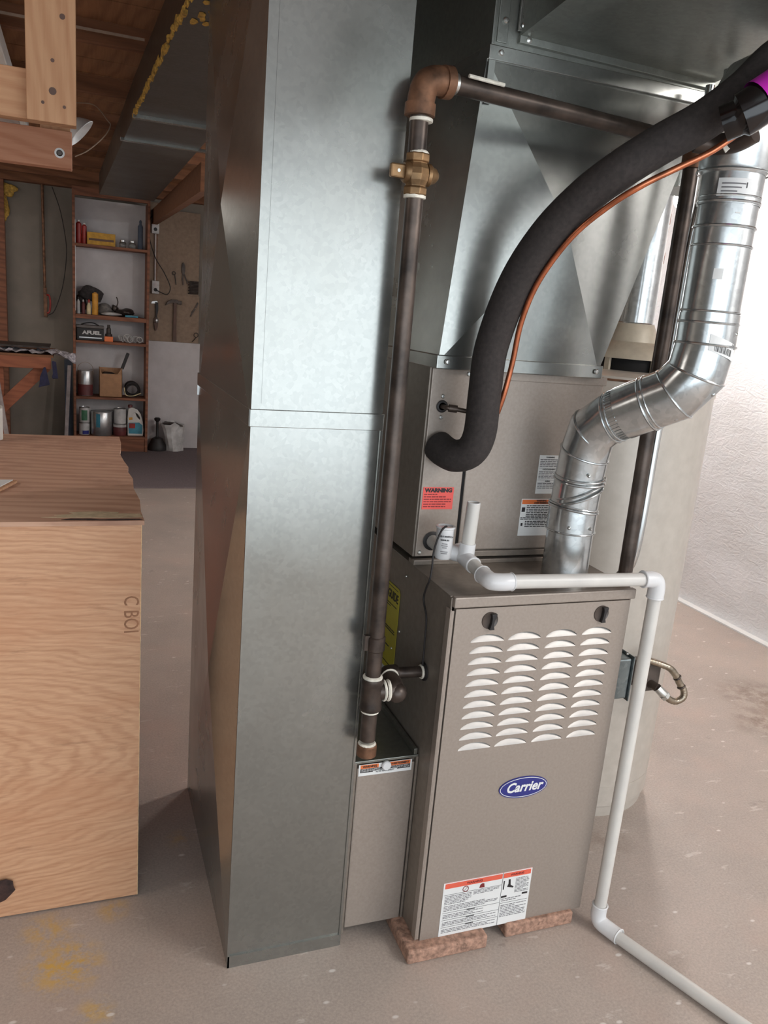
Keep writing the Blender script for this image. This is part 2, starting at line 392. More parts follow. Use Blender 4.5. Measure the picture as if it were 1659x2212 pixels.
# ------------------------------------------------------------------ the room shell
G().box(-4, 2.6, -3.6, 6.65, -.1, 0).make('floor', 'floor', kind='structure')
G().box(2.5, 2.6, -3.6, 6.65, 0, 2.6).make('wall_right', 'plaster', kind='structure')
G().box(-4, 2.5, 6.55, 6.65, 0, 2.6).make('wall_back', 'wallgrey', kind='structure')
G().box(-4.1, -4, -3.6, 6.65, 0, 2.6).make('wall_left', 'wallgrey', kind='structure')
G().box(-4, 2.5, -3.6, -3.5, 2.2, 2.6).make('wall_front', 'wallwhite', kind='structure')
G().box(2.455, 2.5, -3.5, 6.5, 0, .008).make('trim_1', 'white', kind='structure')
ceil = G().box(-4, 2.5, -3.5, 6.55, 2.56, 2.6).make('ceiling', 'subfloor', kind='structure')
sub = []
for i in range(28):
    y0 = -.6+i*.26
    G().box(-4, 2.5, y0+.004, y0+.254, 2.372, 2.385).make('subfloor_board', 'subfloor', ceil)
for i in range(9):
    y0 = -.48+i*.82
    G().box(-4, 2.5, y0, y0+.04, 2.3, 2.372).make('joist', 'joist', ceil)
G().box(-4, 2.5, -3.5, -.62, 2.54, 2.558).make('white_panel', 'wallwhite', ceil)
G().box(-4, 2.5, 6.44, 6.55, 2.27, 2.4).make('trim_2', 'joist', kind='structure')
G().box(-3.2, .9, 4.82, 6.545, 0, .012).make('carpet', 'carpet', bevel=.002, label='dark purple-grey carpet laid on the concrete before the shelves', cat='carpet')
G().box(-.12, .9, 6.535, 6.55, .0125, 1.02).make('wall_panel', 'wallwhite', label='plain white board panel low on the rear wall under the tool board', cat='wall panel')

# ------------------------------------------------------------------ return air drop
LX, RX, FY, BY = -.4223, -.1612, .0755, .789
d = thing('return_air_duct', 'tall galvanized sheet metal return duct standing on the floor left of the furnace', 'duct', (-.29, .43, 0))
def duct_section(z0, z1, name, cz):
    g = G()
    a, b_, c, e = (LX, FY), (RX, FY), (RX, BY), (LX, BY)
    lo = [(*p, z0) for p in (a, b_, c, e)]; hi = [(*p, z1) for p in (a, b_, c, e)]
    ctr = (LX-.040, .223 if z0 < .5 else .262, cz)
    g.add(lo+hi+[ctr], [(0, 1, 5, 4), (1, 2, 6, 5), (2, 3, 7, 6), (0, 8, 3), (0, 4, 8), (4, 7, 8), (3, 8, 7), (0, 3, 2, 1), (4, 5, 6, 7)])
    return g.make(name, 'galv', d)
low = duct_section(0, 1.2165, 'lower_section', .66)
upp = duct_section(1.2165, 2.15, 'upper_section', 1.622)
sm = G()
sm.box(LX-.003, RX+.003, FY-.004, FY, 1.216, 1.249).box(LX-.004, LX, FY, BY, 1.216, 1.249).box(RX, RX+.004, FY, BY, 1.216, 1.249)
cl = sm.make('drive_cleat', 'galv', d, bevel=.001)
G().box(LX-.004, LX+.002, BY-.003, BY+.0015, 1.19, 1.243).make('cleat_end', 'silver', d)
g = G().box(LX+.018, LX+.0195, FY-.0012, FY, 1.26, 2.14); g.make('stiffening_fold', 'galv', upp)
g = G().box(LX-.001, LX+.004, FY-.004, FY+.001, 0, 1.216).box(LX-.001, LX+.002, FY-.003, FY+.001, 1.25, 2.15); g.make('corner_lock_seam', 'galv', d)
G().box(RX-.002, RX+.003, FY-.003, FY+.004, 0, 1.216).make('corner_lock_seam', 'galv', d)
G().box(LX, RX, FY-.004, FY, 0.0, .03).make('bottom_flange', 'galv', d)

# trunk overhead at the left
t = thing('trunk_duct', 'wide dull grey return trunk running back under the joists to the shelves', 'duct', (-.3, 3.4, 2.15))
def trunk(y0, y1, xl0, xl1, xr, z0, name):
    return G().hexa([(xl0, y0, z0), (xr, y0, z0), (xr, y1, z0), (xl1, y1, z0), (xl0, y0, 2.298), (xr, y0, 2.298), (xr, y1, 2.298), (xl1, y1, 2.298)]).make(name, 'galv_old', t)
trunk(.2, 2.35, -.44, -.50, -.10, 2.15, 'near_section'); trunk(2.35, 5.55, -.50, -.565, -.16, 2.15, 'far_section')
G().box(-.507, -.10, 2.33, 2.36, 2.135, 2.16).make('drive_cleat', 'galv', t, bevel=.002); G().box(-.53, -.12, 2.92, 2.95, 2.138, 2.152).make('drive_cleat', 'galv', t, bevel=.002)
g = G(); r = random.Random(3)
for i in range(60):
    y = .55+i*.031; x = -.442-(y-.2)*.028
    g.lump((x, y, 2.15+r.uniform(-.004, .012)), (r.uniform(.004, .010), .02, r.uniform(.006, .016)), i, .3, 8)
g.make('spray_foam', 'yfoam', t, smooth=True, kind='stuff', label='yellow spray foam along the duct edge')
g = G()
for i in range(26): g.lump((-.43+r.uniform(0, .07)**1.0, .62+r.uniform(0, .42), 2.149), (r.uniform(.004, .011), r.uniform(.01, .03), .0015), 80+i, .3, 8)
g.make('foam_smear', 'yfoam', t, smooth=True, kind='stuff')
G().hexa([(-.10, 3.3, 2.0), (-.05, 3.3, 2.0), (-.05, 6.5, 2.05), (-.10, 6.5, 2.05), (-.10, 3.3, 2.15), (-.05, 3.3, 2.15), (-.05, 6.5, 2.17), (-.10, 6.5, 2.17)]).make('ceiling_beam', 'joist', label='dark timber beam beside the trunk above the tool board', cat='beam')

# ------------------------------------------------------------------ filter cabinet
f = thing('filter_cabinet', 'narrow taupe filter cabinet between the return duct and the furnace', 'filter cabinet', (-.08, .4, 0))
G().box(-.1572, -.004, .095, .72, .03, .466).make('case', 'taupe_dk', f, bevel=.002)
G().box(-.1475, -.0085, .0835, .095, .034, .455).make('door', 'taupe', f, bevel=.003)
G().box(-.1572, -.1495, .082, .097, .02, .468).make('door_rail', 'taupe_dk', f, bevel=.001)
G().box(-.0065, -.001, .082, .097, .03, .468).make('door_rail', 'taupe_dk', f, bevel=.001)
G().box(-.1582, -.001, .083, .73, .466, .4725).make('top_plate', 'galv_dark', f, bevel=.001)
G().box(-.012, -.004, .085, .73, .4725, .487).make('top_flange', 'galv_dark', f, bevel=.001)
lb = sticker(f, 'warning_label', 'white', (-.1445, .0833, .4635), (1, 0, 0), (0, 0, 1), .128, .028, 'small white filter label with orange headings')
sh = Sheet((-.1445, .0833, .4635), (1, 0, 0), (0, 0, 1))
g = G(); sh.rect(g, .004, .001, .047, .010); sh.rect(g, .072, .001, .124, .010); g.make('orange_heading', 'orange', lb)
g = G(); sh.rect(g, .004, .0105, .060, .020); sh.rect(g, .066, .0105, .124, .020); g.make('black_band', 'ink', lb)
g = G(); sh.lines(g, .006, .0115, .06, .019, 3, 1, .3, .0013); sh.lines(g, .068, .0115, .122, .019, 3, 2, .3, .0013); g.make('fine_print', 'white', lb, kind='stuff')
g = G(); sh.rect(g, .034, .018, .092, .0225, .0012); g.make('white_band', 'white', lb)
lettering('WARNING', .007, sh.at(.026, .0055, .0015), (1, 0, 0), (0, 0, 1), 'ink', lb, bold=.0002)
lettering('AVERTISSEMENT', .006, sh.at(.099, .0055, .0015), (1, 0, 0), (0, 0, 1), 'ink', lb, bold=.0002)
lettering('FILTER REPLACEMENT', .0045, sh.at(.063, .0205, .0018), (1, 0, 0), (0, 0, 1), 'ink', lb)
G().lathe((-.0805, .0835, .4575), [(.0095, 0), (.011, .002), (.011, .007), (.009, .0095), (0, .0098)], (0, -1, 0)).make('knob', 'pvc2', f, smooth=True, label='small round white knob')

# ------------------------------------------------------------------ furnace
FW, Z0, Z1 = .456, .036, .883
fu = thing('furnace', 'upright taupe gas furnace with a louvered front door and blue oval badge', 'furnace', (.228, .37, Z0))
case = G()
case.box(0, .004, .006, .745, Z0, Z1-.002).box(FW-.004, FW, .006, .745, Z0, Z1-.002).box(0, FW, .741, .745, Z0, Z1-.002).box(0, FW, .012, .745, Z0, Z0+.004)
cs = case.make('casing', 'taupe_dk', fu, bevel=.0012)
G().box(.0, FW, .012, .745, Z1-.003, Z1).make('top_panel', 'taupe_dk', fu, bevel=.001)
G().box(.004, FW+.004, -.004, .012, .860, Z1+.001).make('top_rail', 'taupe', fu, bevel=.003)
g = G().box(-.003, .0, -.001, .02, Z0+.003, .857); g.box(.0005, .0075, .001, .006, Z0+.003, .853); g.make('front_flange', 'taupe', fu, bevel=.001)
G().box(.012, .445, .03, .20, .5, .85).make('inner_cavity', 'dark', fu)
# door with arched louver openings
dx0, dx1, dz0, dz1 = .0105, .4500, .034, .857
cols = [(.0520, .0820), (.1430, .0825), (.2380, .0810), (.3315, .0800)]
zb = [.7800-.0257*k for k in range(11)]
LH, LD = .0165, .011
def arch(x0, w, z, n=10, sx=1.0, h=LH):
    c = x0+w/2
    return [(c-math.cos(math.pi*i/n)*w/2*sx, z+h*math.sin(math.pi*i/n)**1.35) for i in range(n+1)]
outer = [V((dx0, dz0, 0)), V((dx1, dz0, 0)), V((dx1, dz1, 0)), V((dx0, dz1, 0))]
loops = [outer]; holes = []
for (x0, w) in cols:
    for z in zb:
        a = [V((x, zz, 0)) for x, zz in arch(x0, w, z)]; holes.append(a)
dg = G()
xs = [dx0, .0475, .1385, .2320, .3265, .4180, dx1]     # split door face into cells to tessellate cleanly
def face_xz(poly, tri=None):
    dg.add([(p.x, 0, p.y) for p in poly], tri or [tuple(range(len(poly)))])
zlo, zhi = zb[-1]-.006, zb[0]+LH+.003
def rectf(x0, x1, z0, z1): dg.add([(x0, 0, z0), (x1, 0, z0), (x1, 0, z1), (x0, 0, z1)], [(0, 1, 2, 3)])
rectf(dx0, dx1, dz0, zlo); rectf(dx0, dx1, zhi, dz1)
rectf(dx0, xs[1], zlo, zhi); rectf(xs[5], dx1, zlo, zhi)
for ci, (x0, w) in enumerate(cols):
    cx0, cx1 = xs[ci+1], xs[ci+2]
    for k, z in enumerate(zb):
        top = zhi if k == 0 else zb[k-1]-.006
        cell = [V((cx0, z-.006, 0)), V((cx1, z-.006, 0)), V((cx1, top, 0)), V((cx0, top, 0))]
        hole = [V((x, zz, 0)) for x, zz in arch(x0, w, z)]
        tri = geometry.tessellate_polygon([cell, hole])
        dg.add([(p.x, 0, p.y) for p in cell+hole], [tuple(q) for q in tri])
for (a, b_) in (((dx0, dz0), (dx1, dz0)), ((dx1, dz0), (dx1, dz1)), ((dx1, dz1), (dx0, dz1)), ((dx0, dz1), (dx0, dz0))):
    dg.add([(a[0], 0, a[1]), (b_[0], 0, b_[1]), (b_[0], .012, b_[1]), (a[0], .012, a[1])], [(0, 1, 2, 3)])
door = dg.make('door', 'taupe', fu, label='louvered front door panel')
for (x0, w) in cols:
    for z in zb:
        g = G(); rows = 6; n = 12; vs = []
        for j in range(rows+1):
            tt = j/rows
            for i in range(n+1):
                s_ = -1+2*i/n; hz = LH*1.10*max(0, 1-s_*s_)**.72*tt
                yy = LD*(tt**1.15)*max(0, 1-s_*s_)**.5
                vs.append((x0+w/2+s_*w/2*1.0, -.0006+yy, z+hz-.0004))
        fs = [(j*(n+1)+i, j*(n+1)+i+1, (j+1)*(n+1)+i+1, (j+1)*(n+1)+i) for j in range(rows) for i in range(n)]
        g.add(vs, fs); g.make('louver', 'louver', door, smooth=True)
for cx in (.093, .3755):
    kz = .828
    k = G().lathe((cx, .003, kz), [(.019, 0), (.0195, .0035), (.0185, .005), (.0165, .0035), (.0, .003)], (0, -1, 0), 32).make('latch_knob', 'knob', door, smooth=True, label='dark round quarter-turn latch')
    G().prism([(cx-.001, -.001, kz+.016), (cx+.012, -.001, kz+.017), (cx+.011, -.001, kz+.008), (cx+.0075, -.001, kz+.004), (cx+.006, -.001, kz-.008), (cx+.009, -.001, kz-.019), (cx-.003, -.001, kz-.019), (cx+.0005, -.001, kz-.004), (cx+.001, -.001, kz+.008)], (0, -.009, 0)).make('latch_lever', 'rubber', k, bevel=.001)
# badge
n = 48; bx, bz, ba, bb = .2335, .4085, .064, .0275
def ell(a, b_, y): return [(bx+a*math.cos(2*math.pi*i/n), y, bz+b_*math.sin(2*math.pi*i/n)) for i in range(n)]
bd = G().prism(ell(ba, bb, -.0002), (0, -.002, 0)).make('badge', 'blue', door, label='navy blue oval badge with white script lettering')
o1, o2 = ell(ba-.0025, bb-.0025, -.0026), ell(ba-.0040, bb-.0040, -.0026)
G().add(o1+o2, [(i, (i+1) % n, (i+1) % n+n, i+n) for i in range(n)]).make('oval_line', 'white', bd)
lettering('Carrier', .034, (bx+.001, -.0026, bz+.0005), (1, 0, 0), (0, 0, 1), 'white', bd, shear=.28, bold=.0009, sx=.92)
# big door label
DL = Sheet((.0575, -.0002, .1815), (1, 0, 0), (0, 0, 1))
lb = sticker(door, 'warning_label', 'white', DL.o, DL.u, DL.v, .2345, .1475, 'white warning sheet with orange-red heading low on the door')
g = G(); DL.rect(g, .004, .003, .1535, .016); DL.rect(g, .157, .003, .231, .016); DL.rect(g, .0, 0, .2345, .0004)
g.make('orange_heading', 'orange_red', lb)
g = G()
DL.lines(g, .006, .037, .075, .062, 6, 11); DL.lines(g, .080, .036, .148, .047, 3, 12); DL.lines(g, .006, .064, .148, .080, 4, 13)
DL.lines(g, .006, .088, .148, .100, 3, 14); DL.lines(g, .006, .108, .148, .120, 3, 15); DL.lines(g, .006, .128, .148, .140, 3, 16)
DL.lines(g, .192, .022, .229, .064, 11, 17); DL.lines(g, .159, .074, .229, .084, 2, 18); DL.lines(g, .159, .092, .229, .128, 8, 19)
g.make('fine_print', 'ink_grey', lb, kind='stuff')
g = G()
for yy in (.033, .0825, .102, .122): DL.rect(g, .004, yy, .1535, yy+.0006)
DL.rect(g, .1548, .0, .1556, .1475); DL.rect(g, .157, .086, .231, .0866)
DL.rect(g, .157, .066, .172, .071); DL.rect(g, .214, .066, .229, .071); DL.rect(g, .159, .024, .162, .048)
g.prism([DL.at(.172, .022, .0009), DL.at(.177, .022, .0009), DL.at(.179, .038, .0009), DL.at(.188, .044, .0009), DL.at(.186, .047, .0009), DL.at(.170, .042, .0009), DL.at(.173, .034, .0009)], DL.n*.0003)
g.make('black_print', 'ink', lb)
g = G(); g.ring(DL.at(.058, .025, .001), DL.n, .0072, .0008, 24, 6); g.obox(DL.at(.053, .031, .0008), DL.u*.001+DL.n*0, DL.u*.0095+DL.v*.0115, DL.n*.0003)
g.prism([DL.at(.094, .030, .0009), DL.at(.096, .022, .0009), DL.at(.1, .0185, .0009), DL.at(.106, .019, .0009), DL.at(.108, .030, .0009)], DL.n*.0003)
g.make('red_symbols', 'ink_red', lb)
lettering('WARNING', .0085, DL.at(.08, .0098, .0012), DL.u, DL.v, 'ink_red', lb, bold=.0002)
lettering('WARNING', .0075, DL.at(.194, .0098, .0012), DL.u, DL.v, 'ink_red', lb, bold=.0002)
for yy in (.0845, .1045, .1245): lettering('WARNING', .0045, DL.at(.078, yy, .0012), DL.u, DL.v, 'ink', lb)
# side: energy label, screws, nameplate scratches
EL = Sheet((-.0006, .44, .798), (0, -1, 0), (0, 0, 1))
yl = G().prism([EL.at(0, 0), EL.at(.155, 0), EL.at(.163, .010), EL.at(.163, .222), EL.at(0, .222)], EL.n*.0006).make('energy_label', 'yellow', cs, label='tall yellow energy label on the furnace side')
lettering('ENERGYGUIDE', .030, EL.at(.078, .028, .0010), EL.u, EL.v, 'ink', yl, bold=.0006, sx=.78)
g = G(); EL.lines(g, .02, .05, .15, .062, 2, 5); EL.lines(g, .05, .112, .15, .124, 2, 6, .5); EL.lines(g, .05, .205, .15, .212, 1, 7); EL.rect(g, .02, .160, .12, .163); EL.rect(g, .01, .006, .152, .0075)
g.make('fine_print', 'ink', yl, kind='stuff')
g = G(); EL.rect(g, .0, .222, .163, .245, 0, .0005); g.make('white_strip', 'white', yl)
for (y, z) in ((.25, .845), (.262, .70), (.30, .64), (.70, .85)): G().ball((-.001, y, z), .0035, 10).make('screw', 'screw', cs, smooth=True)
g = G().cyl((.02, .12, .883), (.02, .12, .8835), .001, seg=6)

# bricks under it
for (x, y, w, l, rz) in ((-.028, -.028, .115, .20, 1), (.235, -.012, .19, .10, 0), (.02, .58, .1, .15, 0), (.33, .58, .1, .15, 0)):
    if rz: gg = G().box(x, x+.205, y, y+.30, 0, Z0-.0005)
    else: gg = G().box(x, x+w, y, y+l, 0, Z0-.0005)
    front = y < .1
    lab = {1: 'worn red-brown brick under the front left corner of the furnace', 0: 'worn red-brown brick under the front right side of the furnace'}[rz] if front else (('red-brown brick under the rear left of the furnace' if x < .2 else 'red-brown brick under the rear right of the furnace'))
    gg.make('brick', 'brick', bevel=.006, seg=3, label=lab, cat='brick', group='bricks under the furnace')

# ------------------------------------------------------------------ coil cabinet
CY = .229
co = thing('coil_cabinet', 'taupe cooling coil cabinet on top of the furnace behind the flue pipe', 'coil cabinet', (.228, .48, Z1))
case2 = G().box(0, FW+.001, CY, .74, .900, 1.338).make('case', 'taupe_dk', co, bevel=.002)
G().box(.004, .104, CY-.006, CY, .902, 1.336).make('front_strip', 'taupe', co, bevel=.002)
G().box(.1115, .453, CY-.006, CY, .915, 1.322).make('access_panel', 'taupe', co, bevel=.003)
G().box(.104, .1115, CY-.003, CY+.001, .902, 1.33).make('panel_gap', 'dark', co)
G().box(.106, .458, CY-.010, CY-.003, 1.318, 1.3375).make('top_lip', 'taupe', co, bevel=.001)
G().box(.0, FW, CY-.012, CY+.02, Z1, .893).box(.108, FW, CY-.009, CY, .899, .913).make('bottom_rail', 'taupe_dk', co, bevel=.001)
G().box(-.001, .10, CY-.016, CY-.004, .893, .897).make('drip_lip', 'taupe', co, bevel=.0005)
for (x, z, r) in ((.034, 1.2525, .0125), (.043, .940, .0205)):
    G().lathe((x, CY-.006, z), [(r, 0), (r*1.12, .002), (r*.9, .004), (r*.7, .004), (r*.65, .0)], (0, -1, 0), 24).make('grommet', 'rubber', co, smooth=True)
for (x, z) in ((.034, 1.275), (.034, 1.228), (.092, 1.327), (.42, 1.330), (.014, .912)):
    G().lathe((x, CY-.006, z), [(.005, 0), (.005, .0015), (.0035, .003), (0, .0034)], (0, -1, 0), 12).make('screw', 'screw', co, smooth=True)
WL = Sheet((.0085, CY-.0062, 1.0675), (1, 0, 0), (0, 0, 1))
wl = sticker(co, 'red_warning_label', 'red', WL.o, WL.u, WL.v, .077, .052, 'red warning sticker with black capitals')
lettering('WARNING', .0125, WL.at(.0385, .0075, .0008), WL.u, WL.v, 'ink', wl, bold=.0008, sx=1.12)
g = G(); WL.lines(g, .003, .0155, .072, .050, 6, 31, .4); g.make('fine_print', 'ink_red', wl, kind='stuff')
for (x, z, w, h, hd) in ((.302, 1.147, .095, .094, 0), (.268, 1.040, .11, .092, 1)):
    L = Sheet((x, CY-.0062, z), (1, 0, 0), (0, 0, 1))
    s_ = sticker(co, 'instruction_label', 'white', L.o, L.u, L.v, w, h, 'white instruction label with an orange heading' if hd else 'white instruction label with grey print')
    g = G()
    if hd:
        g2 = G(); L.rect(g2, .002, .002, w-.002, .013); g2.make('orange_heading', 'orange', s_)
        L.lines(g, .016, .016, w-.004, .046, 7, 41, .5); L.lines(g, .002, .046, w-.004, .053, 2, 43, .5); L.lines(g, .016, .055, w-.006, .072, 4, 42, .5)
        L.rect(g, .003, .021, .012, .032); L.rect(g, .005, .060, .010, .067)
        lettering('WARNING', .0058, L.at(w/2, .0048, .0012), L.u, L.v, 'ink', s_, bold=.0002); lettering('AVERTISSEMENT', .0055, L.at(w/2, .0102, .0012), L.u, L.v, 'ink', s_, bold=.0002)
        g.make('fine_print', 'ink', s_, kind='stuff')
    else:
        for (a, b_, q) in ((.010, .030, 5), (.040, .058, 5), (.068, .083, 4)): L.lines(g, .003, a, w-.004, b_, q, int(a*1000), .45)
        for yy in (.0095, .031, .0385, .060, .067): L.rect(g, .002, yy, w-.002, yy+.0006)
        for yy, wd in ((.005, 'WARNING'), (.0345, 'AVERTISSEMENT'), (.0635, 'AVISO')): lettering(wd, .005, L.at(.030, yy, .001), L.u, L.v, 'ink', s_)
        g.make('fine_print', 'ink_grey', s_, kind='stuff')

# ------------------------------------------------------------------ supply plenum: transition, box, branch
pl = thing('supply_plenum', 'flared galvanized plenum rising from the coil cabinet to the duct above', 'plenum', (.25, .47, 1.338))
def trans():
    y0, y1 = .200, .735
    b = [(.004, y0, 1.352), (.415, y0, 1.352), (.415, y1, 1.352), (.004, y1, 1.352)]
    tt = [(.046, y0, 1.955), (.600, y0, 1.955), (.600, y1, 1.955), (.046, y1, 1.955)]
    c = (.262, y0-.03, 1.655)
    # right side bows: the flare only starts above z 1.5
    return G().add(b+tt+[c], [(0, 1, 8), (1, 5, 8), (5, 4, 8), (4, 0, 8), (1, 2, 6, 5), (2, 3, 7, 6), (3, 0, 4, 7), (0, 3, 2, 1), (4, 5, 6, 7)])
trans().make('flared_transition', 'galv', pl)
G().box(-.001, .424, .195, .74, 1.336, 1.366).make('lower_collar', 'galv', pl, bevel=.002)
G().box(.046, .602, .192, .745, 1.951, 1.979).make('upper_collar', 'galv', pl, bevel=.002)
G().box(.050, .600, .197, .74, 1.979, 2.295).make('upper_box', 'galv_dark', pl, bevel=.001)
G().box(.049, .055, .193, .74, 1.979, 2.3).box(.060, .083, .193, .198, 1.985, 2.3).make('standing_seam', 'galv_dark', pl, bevel=.001)
G().box(.046, .060, .190, .194, 1.87, 1.95).make('corner_tab', 'galv', pl)
for (x, z) in ((.072, 1.966), (.075, 2.025), (.404, 1.352), (.022, 1.352), (.588, 1.940)):
    G().lathe((x, .192, z), [(.006, 0), (.006, .002), (.004, .004), (0, .0045)], (0, -1, 0), 12).make('screw', 'screw', pl, smooth=True)
br = thing('branch_duct', 'broad flat galvanized branch duct leaving the plenum top towards the viewer', 'duct', (.35, -.2, 2.0))
bh = [(.110, .196, 2.003), (.600, .196, 1.998), (.50, -1.1, 2.03), (.02, -1.1, 2.06)]
G().hexa([bh[0], bh[1], bh[2], bh[3]]+[(p[0], p[1], 2.29) for p in bh]).make('duct_body', 'galv_dark', br)
G().hexa([(.108, .186, 1.990), (.604, .186, 1.984), (.604, .198, 1.984), (.108, .198, 1.990), (.108, .186, 2.004), (.604, .186, 1.999), (.604, .198, 1.999), (.108, .198, 2.004)]).make('flange', 'galv_dark', br, bevel=.001)
g = G().bar((.112, .188, 2.01), (.112, .188, 2.2), .020, .006, (0, 1, 0)); g.bar((.150, .15, 2.03), (.150, .15, 2.2), .018, .006, (0, 1, 0)); g.make('hanger_strap', 'galv', br, bevel=.001)
for (x, y, z) in ((.112, .183, 2.02), (.128, .186, 1.997), (.150, .146, 2.045)):
    G().lathe((x, y, z), [(.006, 0), (.006, .002), (.003, .004), (0, .0045)], (0, -1, 0), 12).make('screw', 'screw', br, smooth=True)
# return/supply extra trunk piece behind the plenum at the left
G().box(-.090, .040, .80, 2.6, 2.0, 2.295).make('rear_duct', 'galv_dark', label='grey duct face seen high between the return duct and the plenum', cat='duct')
pp = thing('rear_riser', 'upright galvanized duct strip right of the plenum top behind the foam hose', 'duct', (.68, .32, 1.9))
G().box(.640, .80, .30, .42, 1.80, 2.295).make('riser_body', 'galv_dark', pp); G().box(.636, .652, .294, .30, 1.80, 2.295).make('bright_edge', 'emt', pp); G().box(.735, .755, .294, .30, 1.85, 2.295).make('bright_edge', 'emt', pp)

# ------------------------------------------------------------------ gas pipe left
gp = thing('gas_pipe', 'black iron gas pipe with brass valve dropping between return duct and furnace', 'pipe', (-.152, .03, .5))
px, py = -.152, .028
R_ = .0167
G().tube([(px, py, .705), (px, py, 1.66)], R_, 18).make('riser', 'iron', gp, smooth=True)
G().tube([(px-.003, py, 1.715), (px-.004, py, 1.80)], R_, 18).make('nipple', 'iron', gp, smooth=True)
el = catmull([(px-.004, py, 1.790), (px-.003, py, 1.815), (px+.004, py+.001, 1.838), (px+.024, py+.004, 1.848), (px+.046, py+.006, 1.848)], 6)
G().tube(el, .0245, 20).tube([(px-.004, py, 1.785), (px-.004, py, 1.805)], .0275, 20).tube([(px+.036, py+.005, 1.848), (px+.052, py+.007, 1.849)], .0275, 20).make('elbow', 'rust', gp, smooth=True)
G().tube([(px+.05, py+.007, 1.849), (.50, .095, 1.842)], R_, 18).make('cross_run', 'iron', gp, smooth=True)
G().tube([(px+.052, py+.007, 1.849), (px+.064, py+.008, 1.849)], .0178, 18).make('thread', 'screw', gp, smooth=True)
G().tube([(px+.08, py-.010, 1.862), (px+.155, py-.002, 1.861)], .0035, 8).make('dope_streak', 'dope', gp, smooth=True)
vv = G()
vv.lathe((px, py, 1.652), [(.020, 0), (.0225, .002), (.0225, .013), (.019, .016), (.0235, .026), (.0255, .036), (.0235, .046), (.019, .056), (.0225, .058), (.0225, .070), (.02, .072)], (0, 0, 1), 8)
va = vv.make('valve_body', 'brass', gp, bevel=.0012)
G().lathe((px+.018, py, 1.690), [(.019, 0), (.020, .006), (.015, .012), (.013, .018), (.006, .024), (0, .026)], (1, 0, 0), 20).make('valve_cap', 'brass', va, smooth=True)
G().lathe((px-.016, py, 1.690), [(.019, 0), (.019, .006), (.016, .010)], (-1, 0, 0), 20).make('valve_collar', 'brass', va, smooth=True)
G().box(px-.052, px-.022, py-.008, py+.004, 1.678, 1.702).make('valve_handle', 'brass', va, bevel=.003)
G().cyl((px-.037, py-.0085, 1.690), (px-.037, py-.007, 1.690), .003, seg=10).make('handle_hole', 'screw', va)
for z, r in ((1.7225, .0195), (1.778, .021), (1.650, .0205), (.7035, .021), (.628, .0195), (.548, .0195)):
    G().lathe((px, py, z-.003), [(.016, 0), (r, .001), (r, .006), (.0165, .009)], (0, 0, 1), 16).make('pipe_dope', 'dope', gp, smooth=True)
G().lathe((px, py, .632), [(.0235, 0), (.025, .006), (.0235, .012), (.023, .058), (.025, .064), (.0235, .071)], (0, 0, 1), 20).make('tee', 'iron', gp, smooth=True)
G().tube([(px, py, .56), (px, py, .634)], R_, 18).make('drip_nipple', 'iron', gp, smooth=True)
G().lathe((px, py, .520), [(0, 0), (.016, .001), (.0215, .005), (.0215, .028), (.019, .031)], (0, 0, 1), 20).make('drip_cap', 'rust', gp, smooth=True)
G().lathe((px, py, .765), [(.0175, 0), (.0195, .002), (.0195, .030), (.0175, .032)], (0, 0, 1), 20).box(px-.026, px-.015, py-.006, py+.006, .768, .800).make('pipe_clamp', 'iron', gp, smooth=True)
bp = catmull([(px+.018, py, .672), (px+.038, py-.004, .672), (px+.052, py+.000, .674), (px+.056, py+.022, .676), (px+.056, py+.050, .675), (px+.062, py+.068, .674), (px+.082, py+.072, .673)], 5)
G().tube(bp, .0195, 18).ball((px+.054, py-.008, .668), .022, 16).make('street_elbows', 'iron', gp, smooth=True)
G().ring((px+.036, py-.002, .672), (1, -.1, 0), .0195, .004, 20, 6).ring((px+.057, py+.045, .675), (0, 1, 0), .0195, .003, 20, 6).ring((px+.026, py, .672), (1, 0, 0), .021, .003, 20, 6).make('pipe_dope', 'dope', gp, smooth=True)
G().tube([(px+.08, py+.072, .673), (.0, py+.072, .671)], .0125, 16).make('furnace_nipple', 'iron', gp, smooth=True)
G().lathe((-.001, py+.072, .671), [(.021, 0), (.021, .003), (.014, .006)], (-1, 0, 0), 20).make('wall_grommet', 'rubber', gp, smooth=True)
G().ring((-.008, py+.072, .671), (1, 0, 0), .0135, .0035, 16, 6).make('pipe_dope', 'dope', gp, smooth=True)

# gas pipe right and conduit
g2 = thing('right_gas_pipe', 'dark iron pipe rising beside the coil cabinet behind the flue', 'pipe', (.5, .095, 0))
g2.name = 'gas_pipe.001'; ORG[g2.name] = V((.5, .095, 0))
G().tube([(.50, .095, .012), (.50, .095, 1.80)], R_, 18).make('riser', 'iron', g2, smooth=True)
G().lathe((.50, .095, 1.795), [(.022, 0), (.0235, .006), (.0215, .012), (.0215, .066), (.0235, .072), (.0225, .078)], (0, 0, 1), 20).make('tee', 'rust', g2, smooth=True)
em = thing('steel_conduit', 'bright steel conduit running down beside the dark gas pipe', 'conduit', (.53, .1, .7))
G().tube(catmull([(.530, .063, 1.985), (.530, .064, 1.87), (.531, .078, 1.77), (.532, .095, 1.66), (.533, .100, 1.5), (.533, .104, 1.2), (.530, .108, .93), (.508, .128, .86), (.500, .128, .73)], 6), .0105, 14).make('tube', 'emt', em, smooth=True)
G().tube([(.552, .14, 1.975), (.552, .14, 1.45), (.56, .17, 1.36)], .0095, 12).make('tube', 'emt', em, smooth=True)
jb = thing('junction_box', 'blue-grey metal junction box on the right flank of the furnace', 'junction box', (.48, .05, .6))
G().box(FW+.001, .4995, .018, .10, .597, .700).make('box_body', 'jbox', jb, bevel=.004)
